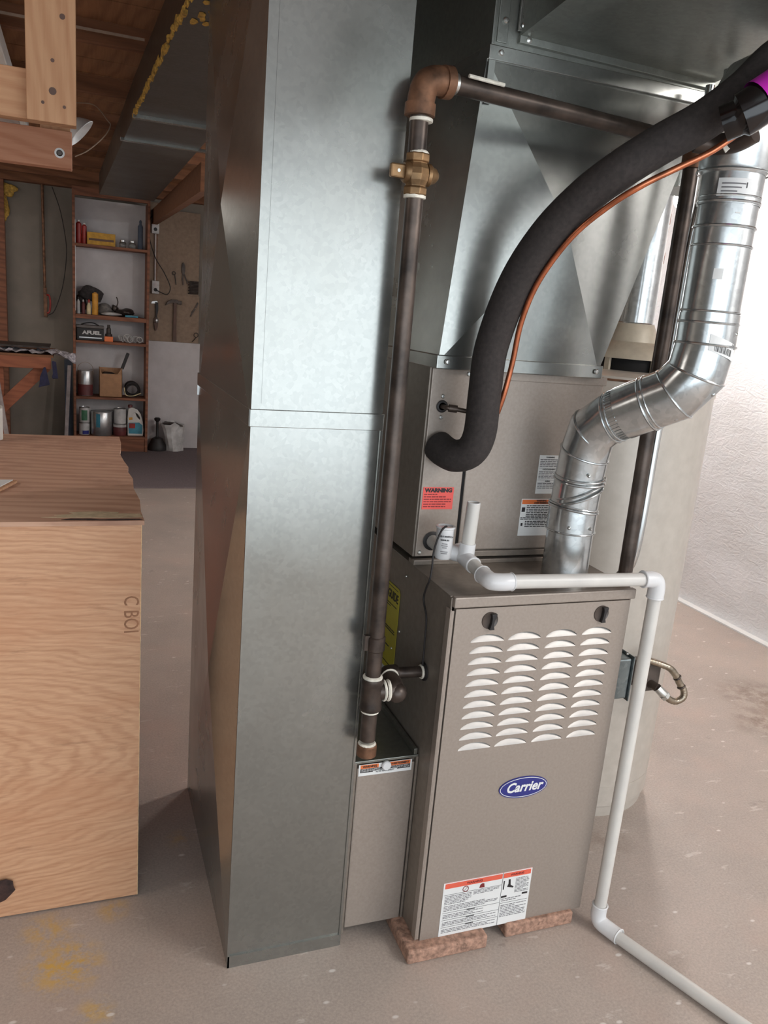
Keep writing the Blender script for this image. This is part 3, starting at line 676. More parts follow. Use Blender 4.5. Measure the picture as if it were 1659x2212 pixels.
G().box(.4995, .503, .012, .106, .592, .706).make('cover_plate', 'jbox', jb, bevel=.0015)
G().tube([(.503, .062, .648), (.512, .062, .648), (.522, .072, .648)], .0125, 14).make('connector', 'emt', jb, smooth=True)
G().tube([(.500, .045, .634), (.515, .045, .634), (.527, .052, .630)], .0085, 12).make('cable_clamp', 'iron', jb, smooth=True)
G().ball((.470, .004, .722), .004, 10).make('screw', 'screw', jb, smooth=True)

# ------------------------------------------------------------------ flue pipe
fl = thing('flue_pipe', 'shiny galvanized flue pipe zigzagging up from the furnace top', 'flue pipe', (.345, .12, Z1))
FR = .0545
path = [(.345, .12, .884), (.345, .12, 1.05), (.346, .116, 1.115), (.347, .110, 1.175), (.352, .098, 1.228), (.370, .062, 1.262), (.405, .008, 1.298), (.440, -.042, 1.330), (.463, -.068, 1.375), (.470, -.072, 1.435), (.470, -.070, 1.495)]
def pts(i, j): return path[i:j+1]
s1 = G().tube([path[0], (.345, .12, .992)], FR-.001, 40, False).tube([(.345, .12, .990), path[1]], FR+.001, 40, False).make('lower_section', 'flue', fl, smooth=True)
e1 = G().tube([(.345, .12, 1.040)]+path[2:6]+[(.386, .036, 1.279)], FR+.0005, 40, False).make('lower_elbow', 'flue', fl, smooth=True)
e2 = G().tube([(.383, .041, 1.276)]+path[6:11], FR+.004, 40, False).make('upper_elbow', 'flue', fl, smooth=True)
s2 = G().tube([(.470, -.070, 1.48), (.470, -.069, 1.775)], FR+.002, 40, False).make('upper_section', 'flue', fl, smooth=True)
def tang(a, b_): return (V(b_)-V(a)).normalized()
for (c, a, R, r, par) in (((.345, .12, .992), (0, 0, 1), FR+.001, .0022, s1), ((.345, .12, 1.044), (.12, 0, 1), FR+.002, .0030, s1), ((.345, .12, 1.050), (.12, 0, 1), FR+.002, .0022, s1),
        ((.3465, .115, 1.078), (-.42, .1, 1), FR+.004, .003, e1), ((.346, .115, 1.090), (-.42, .1, 1), FR+.004, .0022, e1), ((.3465, .114, 1.112), (-.05, -.1, 1), FR+.002, .0030, e1), ((.3467, .112, 1.121), (-.05, -.1, 1), FR+.002, .002, e1),
        ((.347, .110, 1.175), (.08, -.3, 1), FR+.001, .0026, e1), ((.352, .098, 1.228), (.3, -.75, .8), FR+.001, .0026, e1), ((.3715, .060, 1.263), (.5, -.9, .5), FR+.001, .0030, e1), ((.376, .053, 1.267), (.5, -.9, .5), FR+.001, .0022, e1),
        ((.412, -.001, 1.303), (.55, -.8, .52), FR+.004, .003, e2), ((.417, -.008, 1.308), (.55, -.8, .52), FR+.004, .0022, e2), ((.440, -.042, 1.330), (.5, -.6, .72), FR+.005, .0026, e2), ((.463, -.068, 1.375), (.2, -.25, 1), FR+.005, .0026, e2),
        ((.470, -.072, 1.435), (.03, 0, 1), FR+.005, .0026, e2), ((.470, -.070, 1.478), (0, 0, 1), FR+.004, .0026, e2),
        ((.470, -.070, 1.500), (0, 0, 1), FR+.003, .002, s2), ((.470, -.070, 1.625), (0, 0, 1), FR+.003, .0022, s2), ((.470, -.069, 1.66), (0, 0, 1), FR+.003, .003, s2), ((.470, -.069, 1.705), (0, 0, 1), FR+.003, .003, s2), ((.470, -.069, 1.715), (0, 0, 1), FR+.003, .0022, s2)):
    G().ring(c, a, R, r, 44, 8).make('rolled_bead', 'flue', par, smooth=True)
# crimped end
g = G(); ax = tang((.366, .069, 1.2575), (.386, .036, 1.279)); cc = V((.379, .047, 1.2725)); u = ax.cross(V((0, 0, 1))).normalized(); w = u.cross(ax)
for i in range(44):
    t_ = 2*math.pi*i/44; dd = u*math.cos(t_)+w*math.sin(t_); p = cc+dd*(FR+.0005)
    g.bar(p-ax*.008, p+ax*.008, .003, .004, dd)
g.make('crimp', 'flue', e1, kind='stuff')
cp = thing('vent_cap_pipe', 'larger bright vent pipe with paper label above the flue joint', 'vent pipe', (.47, -.068, 1.75))
G().tube([(.470, -.068, 1.70), (.470, -.068, 1.765)], FR+.0045, 40, False).make('starter_collar', 'flue', cp, smooth=True)
G().lathe((.470, -.068, 1.756), [(FR+.004, 0), (FR+.012, .012), (FR+.0125, .092), (FR+.008, .096)], (0, 0, 1), 44).make('adapter', 'flue', cp, smooth=True)
G().tube([(.470, -.068, 1.850), (.470, -.068, 1.885), (.482, -.068, 1.908), (.505, -.068, 1.921), (.54, -.068, 1.924), (.95, -.068, 1.94)], FR+.0095, 40, False).make('vent_tube', 'flue', cp, smooth=True)
for z, r in ((1.850, .002), (1.842, .0016), (1.760, .002)): G().ring((.470, -.068, z), (0, 0, 1), FR+.0135, r, 44, 6).make('rolled_bead', 'flue', cp, smooth=True)
def wrap(parent, name, mat, c, R, a0, a1, z0, z1, label=None, rows=1, n=12, tilt=0):
    g = G(); vs = []
    for j in (0, 1):
        for i in range(n+1):
            a = math.radians(a0+(a1-a0)*i/n); vs.append((c[0]+R*math.cos(a), c[1]+R*math.sin(a), (z0, z1)[j]+tilt*(i/n-.5)))
    g.add(vs, [(i, i+1, n+2+i, n+1+i) for i in range(n)]); return g.make(name, mat, parent, smooth=True, label=label)
vl = wrap(cp, 'paper_label', 'white', (.47, -.068), FR+.0052, 205, 272, 1.712, 1.744, 'white paper vent label with black print')
for k in range(3): wrap(vl, 'print_line', 'ink_grey', (.47, -.068), FR+.0056, 212, 240+k*7, 1.719+k*.007, 1.7215+k*.007)
wrap(vl, 'print_line', 'ink', (.47, -.068), FR+.0056, 255, 257, 1.727, 1.737)
bl = wrap(e2, 'barcode_label', 'white', (.468, -.070), FR+.0064, 238, 305, 1.415, 1.447, 'white barcode sticker on the elbow', tilt=-.02)
for k in range(16): wrap(bl, 'barcode_bar', 'ink', (.468, -.070), FR+.0068, 249+k*2.6, 249+k*2.6+(.8+(k*7 % 3)*.4), 1.421-.010*(k/16-.35), 1.434-.010*(k/16-.35), n=2)
wrap(s2, 'small_label', 'white', (.47, -.070), FR+.0025, 222, 240, 1.560, 1.580)
wrap(s2, 'small_label', 'white', (.47, -.070), FR+.0025, 243, 252, 1.682, 1.684)
for (c, dr) in (((.345, .12, 1.008), 232), ((.345, .12, 1.008), 285), ((.347, .110, 1.132), 252), ((.47, -.07, 1.46), 300)):
    a = math.radians(dr); p = V(c)+V((math.cos(a), math.sin(a), 0))*(FR+.001)
    G().lathe(p, [(.004, 0), (.004, .003), (.002, .006), (0, .0065)], (math.cos(a), math.sin(a), 0), 10).make('screw', 'screw', fl, smooth=True)
for (c, dv) in (((.425, -.02, 1.314), (.1, -.75, -.5)), ((.455, -.058, 1.352), (.35, -.8, -.2)), ((.398, .02, 1.29), (-.3, -.75, -.1)), ((.395, .022, 1.285), (-.5, -.2, .8))):
    dv = V(dv).normalized(); p = V(c)+dv*(FR+.004); G().ball(p, .005, 10).make('rivet', 'flue', e2, smooth=True)
G().bar((.2925, .1035, .886), (.2925, .1035, 1.035), .003, .003).make('lock_seam', 'flue', s1)

# ------------------------------------------------------------------ refrigerant lines
ins = thing('suction_line', 'thick black foam insulated refrigerant hose curving out of the coil cabinet', 'hose', (.05, .2, 1.15))
ip = catmull([(.034, .222, 1.163), (.040, .195, 1.155), (.052, .163, 1.152), (.072, .135, 1.168), (.083, .122, 1.210), (.085, .124, 1.296), (.086, .118, 1.395), (.101, .077, 1.520), (.127, .023, 1.613), (.165, -.030, 1.683), (.205, -.077, 1.732), (.263, -.110, 1.780), (.319, -.141, 1.821), (.373, -.163, 1.871), (.440, -.175, 1.940), (.53, -.182, 1.958), (.68, -.19, 1.960)], 8)
G().tube(ip, .0355, 24).make('foam_sleeve', 'foam', ins, smooth=True)
lq = thing('liquid_line', 'thin bare copper line running along the underside of the black foam hose', 'pipe', (.11, .09, 1.27))
G().tube(catmull([(.116, .115, 1.256), (.121, .104, 1.300), (.125, .092, 1.367), (.122, .070, 1.450), (.129, .033, 1.530), (.154, -.023, 1.611), (.188, -.079, 1.666), (.224, -.128, 1.704), (.272, -.152, 1.735), (.316, -.178, 1.764), (.367, -.192, 1.806)], 6), .0058, 12).make('tube', 'copper', lq, smooth=True)
G().tube(catmull([(.034, .222, 1.2525), (.036, .20, 1.2525), (.050, .195, 1.2515), (.09, .178, 1.247), (.116, .14, 1.246), (.118, .115, 1.252)], 6), .0052, 12).tube([(.040, .199, 1.252), (.058, .194, 1.251)], .0085, 12).make('coil_stub', 'iron', lq, smooth=True)
bk = thing('pipe_elbow', 'glossy black pipe elbow with magenta tape at the upper right', 'pipe', (.35, -.2, 1.8))
G().tube(catmull([(.300, -.215, 1.800), (.318, -.235, 1.812), (.340, -.25, 1.832), (.372, -.262, 1.86), (.44, -.29, 1.90), (.54, -.33, 1.95)], 6), [.030]*6+[.036]*25, 22).make('pipe_body', 'black_gloss', bk, smooth=True)
G().tube([(.3350, -.2490, 1.8300), (.392, -.268, 1.876)], .0385, 22, False).make('tape_band', 'magenta', bk, smooth=True, label='magenta tape')
lettering('M', .014, (.336, -.2795, 1.822), (.9, -.3, .25), (-.2, -.15, 1), 'white', bk)
ge = thing('iron_fitting', 'dark brown iron fitting tucked under the black hose before the vent pipe', 'pipe fitting', (.38, -.1, 1.8))
G().tube(catmull([(.355, -.085, 1.800), (.385, -.10, 1.797), (.405, -.135, 1.800), (.415, -.165, 1.812)], 6), .019, 18).make('body', 'iron', ge, smooth=True)
G().prism([(.378, -.128, 1.790), (.390, -.136, 1.800), (.393, -.136, 1.788), (.386, -.132, 1.778)], (0, -.002, 0)).make('dope_mark', 'dope', ge)

# ------------------------------------------------------------------ condensate drain
dr = thing('condensate_drain', 'white plastic condensate drain pipe crossing above the furnace and down to the floor', 'pipe', (.2, -.03, .9))
PR = .0150
T0 = V((.078, .115, .930))
G().tube([(.043, CY-.008, .940), (.043, .160, .938)], PR, 20).make('inlet_pipe', 'pvc', dr, smooth=True)
G().tube([(.048, .148, .938), (.078, .128, .933)], .0175, 20).make('switch_tee', 'pvc2', dr, smooth=True)
G().tube([(.078, .158, .935), (.076, .070, .929)], .0180, 22).tube([(.078, .113, .93), (.0795, .113, .966)], .0180, 22).make('standpipe_tee', 'pvc2', dr, smooth=True)
G().ring((.0762, .070, .929), (0, 1, 0), .0165, .0022, 24, 6).make('socket_rim', 'pvc2', dr, smooth=True)
sp = G().tube([(.0795, .113, .95), (.083, .113, 1.058)], PR, 22, False).tube([(.0795, .113, .95), (.083, .113, 1.0575)], PR-.003, 22, False); sp.make('standpipe', 'pvc', dr, smooth=True)
G().ring((.083, .113, 1.058), (0, 0, 1), PR-.0015, .0016, 24, 6).make('open_rim', 'pvc2', dr, smooth=True)
G().tube([(.076, .075, .929), (.072, .010, .925)], PR, 20).make('forward_pipe', 'pvc', dr, smooth=True)
eb = catmull([(.0725, .018, .9255), (.071, -.005, .925), (.073, -.024, .925), (.092, -.031, .925), (.115, -.031, .925)], 6)
G().tube(eb, .0185, 22).ring((.0725, .018, .9255), (0, 1, 0), .0180, .002, 24, 6).ring((.115, -.031, .925), (1, 0, 0), .0180, .002, 24, 6).make('elbow', 'pvc2', dr, smooth=True)
G().tube([(.11, -.031, .925), (.462, -.031, .917)], PR, 20).make('cross_pipe', 'pvc', dr, smooth=True)
eb = catmull([(.448, -.031, .9175), (.468, -.031, .917), (.484, -.031, .912), (.490, -.031, .896), (.490, -.031, .872)], 6)
G().tube(eb, .0190, 22).ring((.449, -.031, .9175), (1, 0, 0), .0182, .002, 24, 6).ring((.490, -.031, .873), (0, 0, 1), .0182, .002, 24, 6).make('elbow', 'pvc2', dr, smooth=True)
G().tube([(.490, -.031, .885), (.478, -.040, .045)], PR, 20).make('down_pipe', 'pvc', dr, smooth=True)
eb = catmull([(.4785, -.0395, .068), (.477, -.0405, .040), (.480, -.050, .024), (.492, -.076, .0195), (.500, -.098, .0192)], 6)
G().tube(eb, .0190, 22).ring((.4785, -.0395, .068), (0, 0, 1), .0182, .002, 24, 6).ring((.500, -.098, .0192), (.3, -.95, 0), .0182, .002, 24, 6).make('elbow', 'pvc2', dr, smooth=True)
G().tube([(.496, -.09, .0172), (.70, -.62, .0155), (.79, -.85, .0155)], PR, 20).make('floor_pipe', 'pvc', dr, smooth=True)
fs = thing('float_switch', 'small white cylindrical float switch with black lettering beside the grommet', 'float switch', (.035, .14, .925))
fc = (.0345, .140)
G().lathe((fc[0], fc[1], .925), [(.017, 0), (.0195, .004), (.0195, .068), (.0215, .070), (.0215, .074), (.017, .0745), (.0165, .071), (0, .071)], (0, 0, 1), 28).make('housing', 'pvc2', fs, smooth=True)
_u = V((.93, -.36, 0)).normalized(); _n = V((-.36, -.93, 0)).normalized()
for k, (tx, sz) in enumerate((('SAFE-T-SWITCH', .0048), ('MODEL SS1', .0038))):
    lettering(tx, sz, V((fc[0], fc[1], .979-.008*k))+_n*.0200, _u, (0, 0, 1), 'ink', fs, bold=.0002)
g = G()
for k, (w_, z) in enumerate(((.012, .962), (.014, .9575), (.010, .953), (.016, .944), (.014, .940))):
    o_ = V((fc[0], fc[1], z))+_n*.0199-_u*w_/2; g.obox(o_, _u*w_, V((0, 0, .0014)), _n*.0005)
g.make('fine_print', 'ink_grey', fs, kind='stuff')
G().tube(catmull([(.036, .139, .998), (.026, .125, 1.001), (.014, .118, .993), (.003, .112, .972), (-.002, .112, .945), (-.004, .108, .915), (-.010, .100, .890), (-.012, .112, .862), (-.011, .119, .835), (-.011, .096, .802), (-.0105, .093, .754), (-.010, .092, .690)], 6), .0022, 8).make('lead_wire', 'rubber', fs, smooth=True, label='thin black lead')

# ------------------------------------------------------------------ water heater
wh = thing('water_heater', 'tall grey-beige cylindrical water heater behind the furnace', 'water heater', (.8, .6, 0))
G().lathe((.8, .6, 0), [(.235, .02), (.235, .035), (.25, .04), (.25, 1.320)], (0, 0, 1), 64).make('jacket', 'heater', wh, smooth=True)
G().lathe((.8, .6, 1.320), [(.2535, -.035), (.2535, .004), (.249, .010), (.20, .020), (0, .022)], (0, 0, 1), 64).make('lid', 'heater', wh, smooth=True)
G().lathe((.8, .6, 1.318), [(.2545, 0), (.2555, .003), (.2545, .006)], (0, 0, 1), 64).make('rim_line', 'rust', wh, smooth=True)
G().lathe((.8, .6, 0), [(.24, 0), (.242, .02), (.242, .1), (.251, .102), (.251, .106)], (0, 0, 1), 64).make('base_skirt', 'heater', wh, smooth=True)
hood = G().lathe((.8, .6, 1.375), [(.118, 0), (.112, .012), (.085, .040), (.070, .048), (.062, .085), (.055, .10)], (0, 0, 1), 36).make('draft_hood', 'beige', wh, smooth=True)
G().lathe((.8, .6, 1.340), [(.098, 0), (.098, .034)], (0, 0, 1), 36).make('hood_gap', 'dark', hood, smooth=True)
for k in range(5):
    a = math.radians(200+72*k); p = V((.8+.108*math.cos(a), .6+.108*math.sin(a), 1.335)); G().bar(p, p+V((0, 0, .045)), .018, .01, (math.cos(a), math.sin(a), 0)).make('hood_leg', 'beige', hood, bevel=.002)
hc = thing('heater_vent', 'pale galvanized vent pipe rising from the water heater hood', 'vent pipe', (.8, .6, 1.47))
G().tube([(.8, .6, 1.465), (.8, .6, 2.3)], .052, 30, False).make('tube', 'flue', hc, smooth=True)
G().ring((.8, .6, 1.475), (0, 0, 1), .053, .003, 30, 6).bar((.768, .556, 1.47), (.768, .556, 2.3), .004, .004).make('seam', 'flue', hc, smooth=True)
cw = thing('copper_water_pipe', 'vertical copper water pipe on top of the water heater', 'pipe', (.9, .665, 1.34))
G().tube([(.9, .665, 1.43), (.9, .665, 1.66), (.905, .672, 1.70), (.909, .678, 1.76), (.909, .678, 2.3)], .0125, 16).make('tube', 'copper_old', cw, smooth=True)
G().lathe((.9, .665, 1.375), [(.017, 0), (.0175, .012), (.0145, .016), (.0195, .020), (.0195, .048), (.0145, .054), (.0145, .062)], (0, 0, 1), 18).make('union', 'copper_old', cw, smooth=True)
G().lathe((.9, .665, 1.338), [(.017, 0), (.017, .036), (.013, .038)], (0, 0, 1), 18).make('nipple', 'screw', cw, smooth=True)
for z in (1.436, 1.655, 1.765): G().lathe((.903, .669, z), [(.0145, 0), (.0155, .003), (.0155, .03), (.0145, .033)], (0, 0, 1), 18).make('coupling', 'copper_old' if z > 1.5 else 'screw', cw, smooth=True)
fh = thing('gas_connector', 'looped corrugated steel gas connector on the right of the water heater', 'hose', (.84, .27, .44))
hp = catmull([(.755, .285, .560), (.790, .278, .552), (.815, .272, .545), (.842, .262, .535), (.862, .256, .515), (.878, .252, .490), (.892, .246, .470), (.892, .243, .449), (.872, .246, .437), (.850, .248, .443), (.835, .250, .455)], 8)
rr = [(.0098)+.0004*math.sin(i*2.3) for i in range(len(hp))]
G().tube(hp, rr, 14).make('corrugated_hose', 'flex', fh, smooth=True)
G().tube([(.838, .250, .453), (.822, .254, .465), (.812, .262, .476)], .0125, 12).tube([(.836, .250, .452), (.828, .252, .459)], .0145, 6).make('fitting', 'screw', fh, smooth=True)
G().tube([(.812, .262, .476), (.800, .30, .48), (.80, .36, .48)], .0125, 14).make('gas_stub', 'iron', fh, smooth=True)
G().box(.775, .835, .285, .36, .455, .535).make('gas_valve', 'knob', fh, bevel=.004)
G().ring((.868, .254, .508), (1, -.2, -1.2), .0095, .003, 16, 6).ring((.884, .249, .480), (.6, -.2, -1), .0095, .003, 16, 6).make('tie_band', 'iron', fh, smooth=True)

# bare bulb by the right wall
bb_ = thing('bare_bulb', 'bare glowing light bulb hanging behind the gas pipe near the white wall', 'light bulb', (BULB[0], BULB[1], 2.0))
G().ball(BULB, .053, 20).make('glass_bulb', 'bulb', bb_, smooth=True)
G().lathe((BULB[0], BULB[1], 2.105), [(.014, 0), (.016, .01), (.020, .02), (.020, .06), (.008, .07)], (0, 0, 1), 18).make('lamp_socket', 'pvc2', bb_, smooth=True)
G().tube([(BULB[0], BULB[1], 2.15), (BULB[0], BULB[1], 2.37)], .004, 8).make('flex_cord', 'rubber', bb_)

# ------------------------------------------------------------------ plywood box
X1, YF, YB, ZT = -.5965, .3533, 1.443, .9606
pb = thing('plywood_box', 'large plywood bench box with a rough stained top at the left', 'bench box', (-.95, .9, 0))
G().box(-1.45, X1, YF, YF+.012, .004, ZT-.010).make('front_panel', 'ply', pb, bevel=.001)
G().box(X1-.0015, X1+.0012, YF+.0005, YF+.0115, .004, ZT-.010).make('panel_edge', 'plyedge', pb)
G().box(-1.45, X1-.018, YF+.02, YB-.03, .06, ZT-.02).make('inner_carcass', 'bench', pb)
edge = [(X1+.006, YF-.004), (X1+.004, .43), (X1+.009, .54), (X1+.002, .66), (X1+.007, .78), (X1-.001, .87), (X1+.004, .93), (X1-.004, 1.02), (X1-.010, 1.13), (X1-.003, 1.22), (X1+.002, 1.32), (X1+.002, YB)]
G().prism([(x, y, ZT-.010) for x, y in edge]+[(-1.45, YB, ZT-.010), (-1.45, YF-.004, ZT-.010)], (0, 0, .010)).make('top_panel', 'plytop', pb)
rz = random.Random(5); g = G()
pf = [(-.735+i*.009, YF+.035+rz.uniform(-.006, .006)+.018*math.sin(i/14*3.14)*0) for i in range(15)]
low_ = [(-.78+i*.0095, YF+.012+rz.uniform(-.004, .004)) for i in range(19)]
g.prism([(x, y, ZT) for x, y in [(-.80, .384), (-.755, .392), (-.775, .402), (-.735, .410), (-.745, .425), (-.69, .432), (-.64, .424), (-.645, .412), (-.596, .408), (-.592, .380), (-.64, .374), (-.70, .379), (-.755, .380)]], (0, 0, .0006)); g.make('filler_patch', 'putty', pb, label='pale torn veneer patch')
g = G(); g.prism([(x, y, ZT) for x, y in [(-.74, .372), (-.70, .370), (-.68, .362), (-.64, .366), (-.60, .364), (-.594, .358), (-.65, .354), (-.72, .359), (-.76, .362)]], (0, 0, .0008)); g.make('filler_patch', 'charcoal', pb, label='dark ragged veneer edge')
lettering('C BOI', .046, (X1-.021, YF-.0005, .742), (0, 0, -1), (1, 0, 0), 'stamp', pb, name='faded_stamp', sx=.75)
G().lump((-.905, .345, .085), (.036, .008, .026), 9, .35, 14).make('bark_scrap', 'charcoal', label='dark charred wood scrap against the foot of the plywood box', cat='wood scrap', smooth=True)
fr = thing('glazed_sash', 'small wood framed pane lying flat on the plywood box', 'frame', (-.93, .66, ZT))
G().prism([(-1.02, .715, ZT+.001), (-.866, .719, ZT+.001), (-.868, .704, ZT+.001), (-.90, .607, ZT+.001), (-1.02, .60, ZT+.001)], (0, 0, .006)).make('wood_frame', 'stud', fr, bevel=.001)
G().prism([(-1.02, .710, ZT+.0075), (-.876, .713, ZT+.0075), (-.905, .618, ZT+.0075), (-1.02, .61, ZT+.0075)], (0, 0, .002)).make('pane', 'white', fr)
G().prism([(-1.0, 1.30, ZT), (-.955, 1.30, ZT), (-.945, 1.33, ZT), (-.95, 1.40, ZT), (-1.0, 1.40, ZT)], (0, 0, .10)).make('plastic_tub', 'pvc', bevel=.004, label='white plastic tub corner at the left rear of the plywood box', cat='tub')

# ------------------------------------------------------------------ lumber rack hung from the joists
rk = thing('lumber_rack', 'hanging pine rack of nailed two-by-fours at the upper left', 'rack', (-.8, .7, 1.7))
post = G().box(-.8115, -.7235, .380, .418, 1.742, 2.298).make('front_post', 'stud', rk, bevel=.002)
G().box(-1.5, -.7240, .4185, .456, 1.748, 1.837).make('front_rail', 'studx', rk, bevel=.002)
G().box(-.812, -.739, 1.035, 1.073, 1.80, 2.298).make('rear_post', 'stud', rk, bevel=.002)
G().box(-1.5, -.7350, .985, 1.0345, 1.738, 1.828).make('rear_rail', 'rail2', rk, bevel=.002)
for (x, z, r_) in ((-.7655, 1.797, .0068), (-.765, 1.850, .0035), (-.783, 1.775, .003), (-.745, 1.772, .003), (-.747, 1.927, .005)):
    G().cyl((x, .3805, z), (x, .3790, z), r_, seg=14).make('knot', 'toolwood', post)
hl = G().lathe((-.765, .985, 1.773), [(.0125, 0), (.0125, .002), (.008, .003), (.0065, -.004)], (0, -1, 0), 18).make('white_washer', 'white', rk, smooth=True)
G().cyl((-.765, .9825, 1.773), (-.765, .9815, 1.773), .006, seg=12).make('bolt', 'knob', hl)
lf = thing('shop_light', 'white fluorescent fixture glimpsed through the hanging rack', 'light fixture', (-1.05, 2.7, 2.2))
G().hexa([(-1.12, 1.7, 2.22), (-.985, 1.7, 2.2), (-.985, 3.4, 2.2), (-1.12, 3.4, 2.22), (-1.12, 1.7, 2.28), (-.985, 1.7, 2.28), (-.985, 3.4, 2.28), (-1.12, 3.4, 2.28)]).make('housing', 'lightw', lf, bevel=.004)
G().box(-.984, -.956, 1.7, 3.5, 2.195, 2.26).make('white_edge', 'white', lf, bevel=.004)
cl_ = thing('clamp_lamp', 'frosted grey bowl reflector hanging behind the pine rack', 'lamp', (-.72, 1.36, 1.9))
G().lathe((-.742, 1.37, 1.917), [(.018, 0), (.030, .010), (.044, .030), (.050, .042), (.047, .043), (.0, .02)], (.75, -.1, -.66), 28).make('reflector_bowl', 'reflector', cl_, smooth=True)
G().tube([(-.742, 1.37, 1.917), (-.80, 1.38, 2.0), (-.82, 1.38, 2.3)], .006, 8).make('lamp_cord', 'wire', cl_)
G().tube(catmull([(-.73, 3.3, 2.335), (-.717, 3.24, 2.331), (-.638, 3.207, 2.325), (-.58, 3.167, 2.259), (-.567, 3.156, 2.233), (-.596, 3.153, 2.179), (-.671, 3.163, 2.106), (-.732, 3.177, 2.071)], 6), .0028, 6).make('wire_loop', 'wire', smooth=True, label='thin pale wire looping down from the joists by the trunk', cat='wire')
for k, y in enumerate((1.79, 2.05)):
    pass
G().box(-1.3, -.50, 1.822, 1.828, 2.292, 2.30).make('ceiling_cable', 'wire', label='pale straight cable stapled across the joists behind the rack', cat='cable')

# ------------------------------------------------------------------ workshop at the back
sh_ = thing('wall_shelf', 'tall narrow dark pine shelf unit against the rear wall', 'shelf', (-.45, 6.4, 0))
SX0, SX1, SY0, SY1 = -.765, -.128, 6.27, 6.53
for x0 in (SX0, SX1-.022): G().box(x0, x0+.022, SY0, SY1, .012, 2.2).make('side_board', 'shelf', sh_, bevel=.002)
G().box(SX0+.022, SX0+.026, SY0+.003, SY0+.03, 1.25, 2.0).make('bright_strip', 'white', sh_)
SZ = [1.812, 1.222, .998, .506, .152]
for z in SZ: G().box(SX0+.022, SX1-.022, SY0, SY1, z-.022 if z != 1.222 else z-.036, z).make('shelf_board', 'shelf', sh_, bevel=.002)
G().box(SX0+.022, SX1-.022, SY0+.01, SY0+.03, .013, .130).make('kick_board', 'shelf', sh_)
G().box(SX0, SX1, SY0+.02, SY0+.06, 2.20, 2.27).make('head_board', 'shelf', sh_)
G().box(SX0+.022, SX1-.022, SY1-.008, SY1, .15, 2.2).make('back_panel', 'wallwhite', sh_)
IY = 6.36
def can(x0, x1, z0, z1, label, cat, body='silver', name='paint_can', lid='silver', band=None, group=None, y=IY):
    cx, r_ = (x0+x1)/2, (x1-x0)/2; z0 += .001
    t_ = thing(name, label, cat, (cx, y, z0), group)
    G().lathe((cx, y, z0), [(r_*.97, 0), (r_, .004), (r_, z1-z0-.012), (r_*.97, z1-z0-.008)], (0, 0, 1), 24).make('body', body, t_, smooth=True)
    G().lathe((cx, y, z1-.010), [(r_*1.02, 0), (r_*1.02, .006), (r_*.9, .008), (r_*.88, .004), (0, .005)], (0, 0, 1), 24).make('lid', lid, t_, smooth=True)
    if band:
        bm_, za, zb_, a0, a1 = band; wrap(t_, 'paper_label', bm_, (cx, y), r_+.0012, a0, a1, z0+(z1-z0)*za, z0+(z1-z0)*zb_)
    return t_
def bottle(x0, x1, z0, z1, label, cat, body, cap, neck=.25, name='bottle', y=IY, group=None):
    cx, r_ = (x0+x1)/2, (x1-x0)/2; h = z1-z0; z0 += .001
    t_ = thing(name, label, cat, (cx, y, z0), group)
    G().lathe((cx, y, z0), [(r_*.95, 0), (r_, .004), (r_, h*(1-neck)), (r_*.45, h*(1-neck*.6)), (r_*.4, h*(1-neck*.45))], (0, 0, 1), 18).make('body', body, t_, smooth=True)
    G().lathe((cx, y, z0+h*(1-neck*.5)), [(r_*.5, 0), (r_*.5, h*neck*.3), (r_*.25, h*neck*.5)], (0, 0, 1), 14).make('cap', cap, t_, smooth=True)
    return t_
# shelf 1
bottle(-.736, -.690, SZ[0], 2.005, 'left one of the two red spray cans on the top shelf', 'spray can', 'redcan', 'white', .15, 'spray_can', group='red spray cans on the top shelf')
bottle(-.688, -.648, SZ[0], 1.985, 'red spray can next to the golden box on the top shelf', 'spray can', 'redcan', 'white', .15, 'spray_can', group='red spray cans on the top shelf')
yb = thing('cardboard_box', 'long golden yellow box on the top shelf', 'box', (-.53, IY, SZ[0]))
G().box(-.645, -.415, IY-.05, IY+.05, SZ[0]+.001, 1.915).make('box_body', 'yellowbox', yb, bevel=.002)
G().box(-.632, -.428, IY-.0515, IY-.050, SZ[0]+.035, 1.865).make('brown_print', 'toolwood', yb)
for (xa, xb, lab) in ((-.380, -.322, 'glass jar nearer the yellow box on the top shelf'), (-.298, -.243, 'glass jar beside the blue tube on the top shelf')):
    j = thing('glass_jar', lab, 'jar', ((xa+xb)/2, IY, SZ[0]), 'glass jars on the top shelf'); cx = (xa+xb)/2; r_ = (xb-xa)/2
    G().lathe((cx, IY, SZ[0]+.001), [(r_*.9, 0), (r_, .006), (r_, .042), (r_*.75, .052)], (0, 0, 1), 20).make('jar_body', 'glass', j, smooth=True)
    G().lathe((cx, IY, SZ[0]+.053), [(r_*.8, 0), (r_*.8, .012), (0, .013)], (0, 0, 1), 20).make('lid', 'silver', j, smooth=True)
bottle(-.226, -.182, SZ[0], 2.06, 'tall blue caulking tube at the right end of the top shelf', 'tube', 'bluegrey', 'bluegrey', .22, 'caulking_tube')
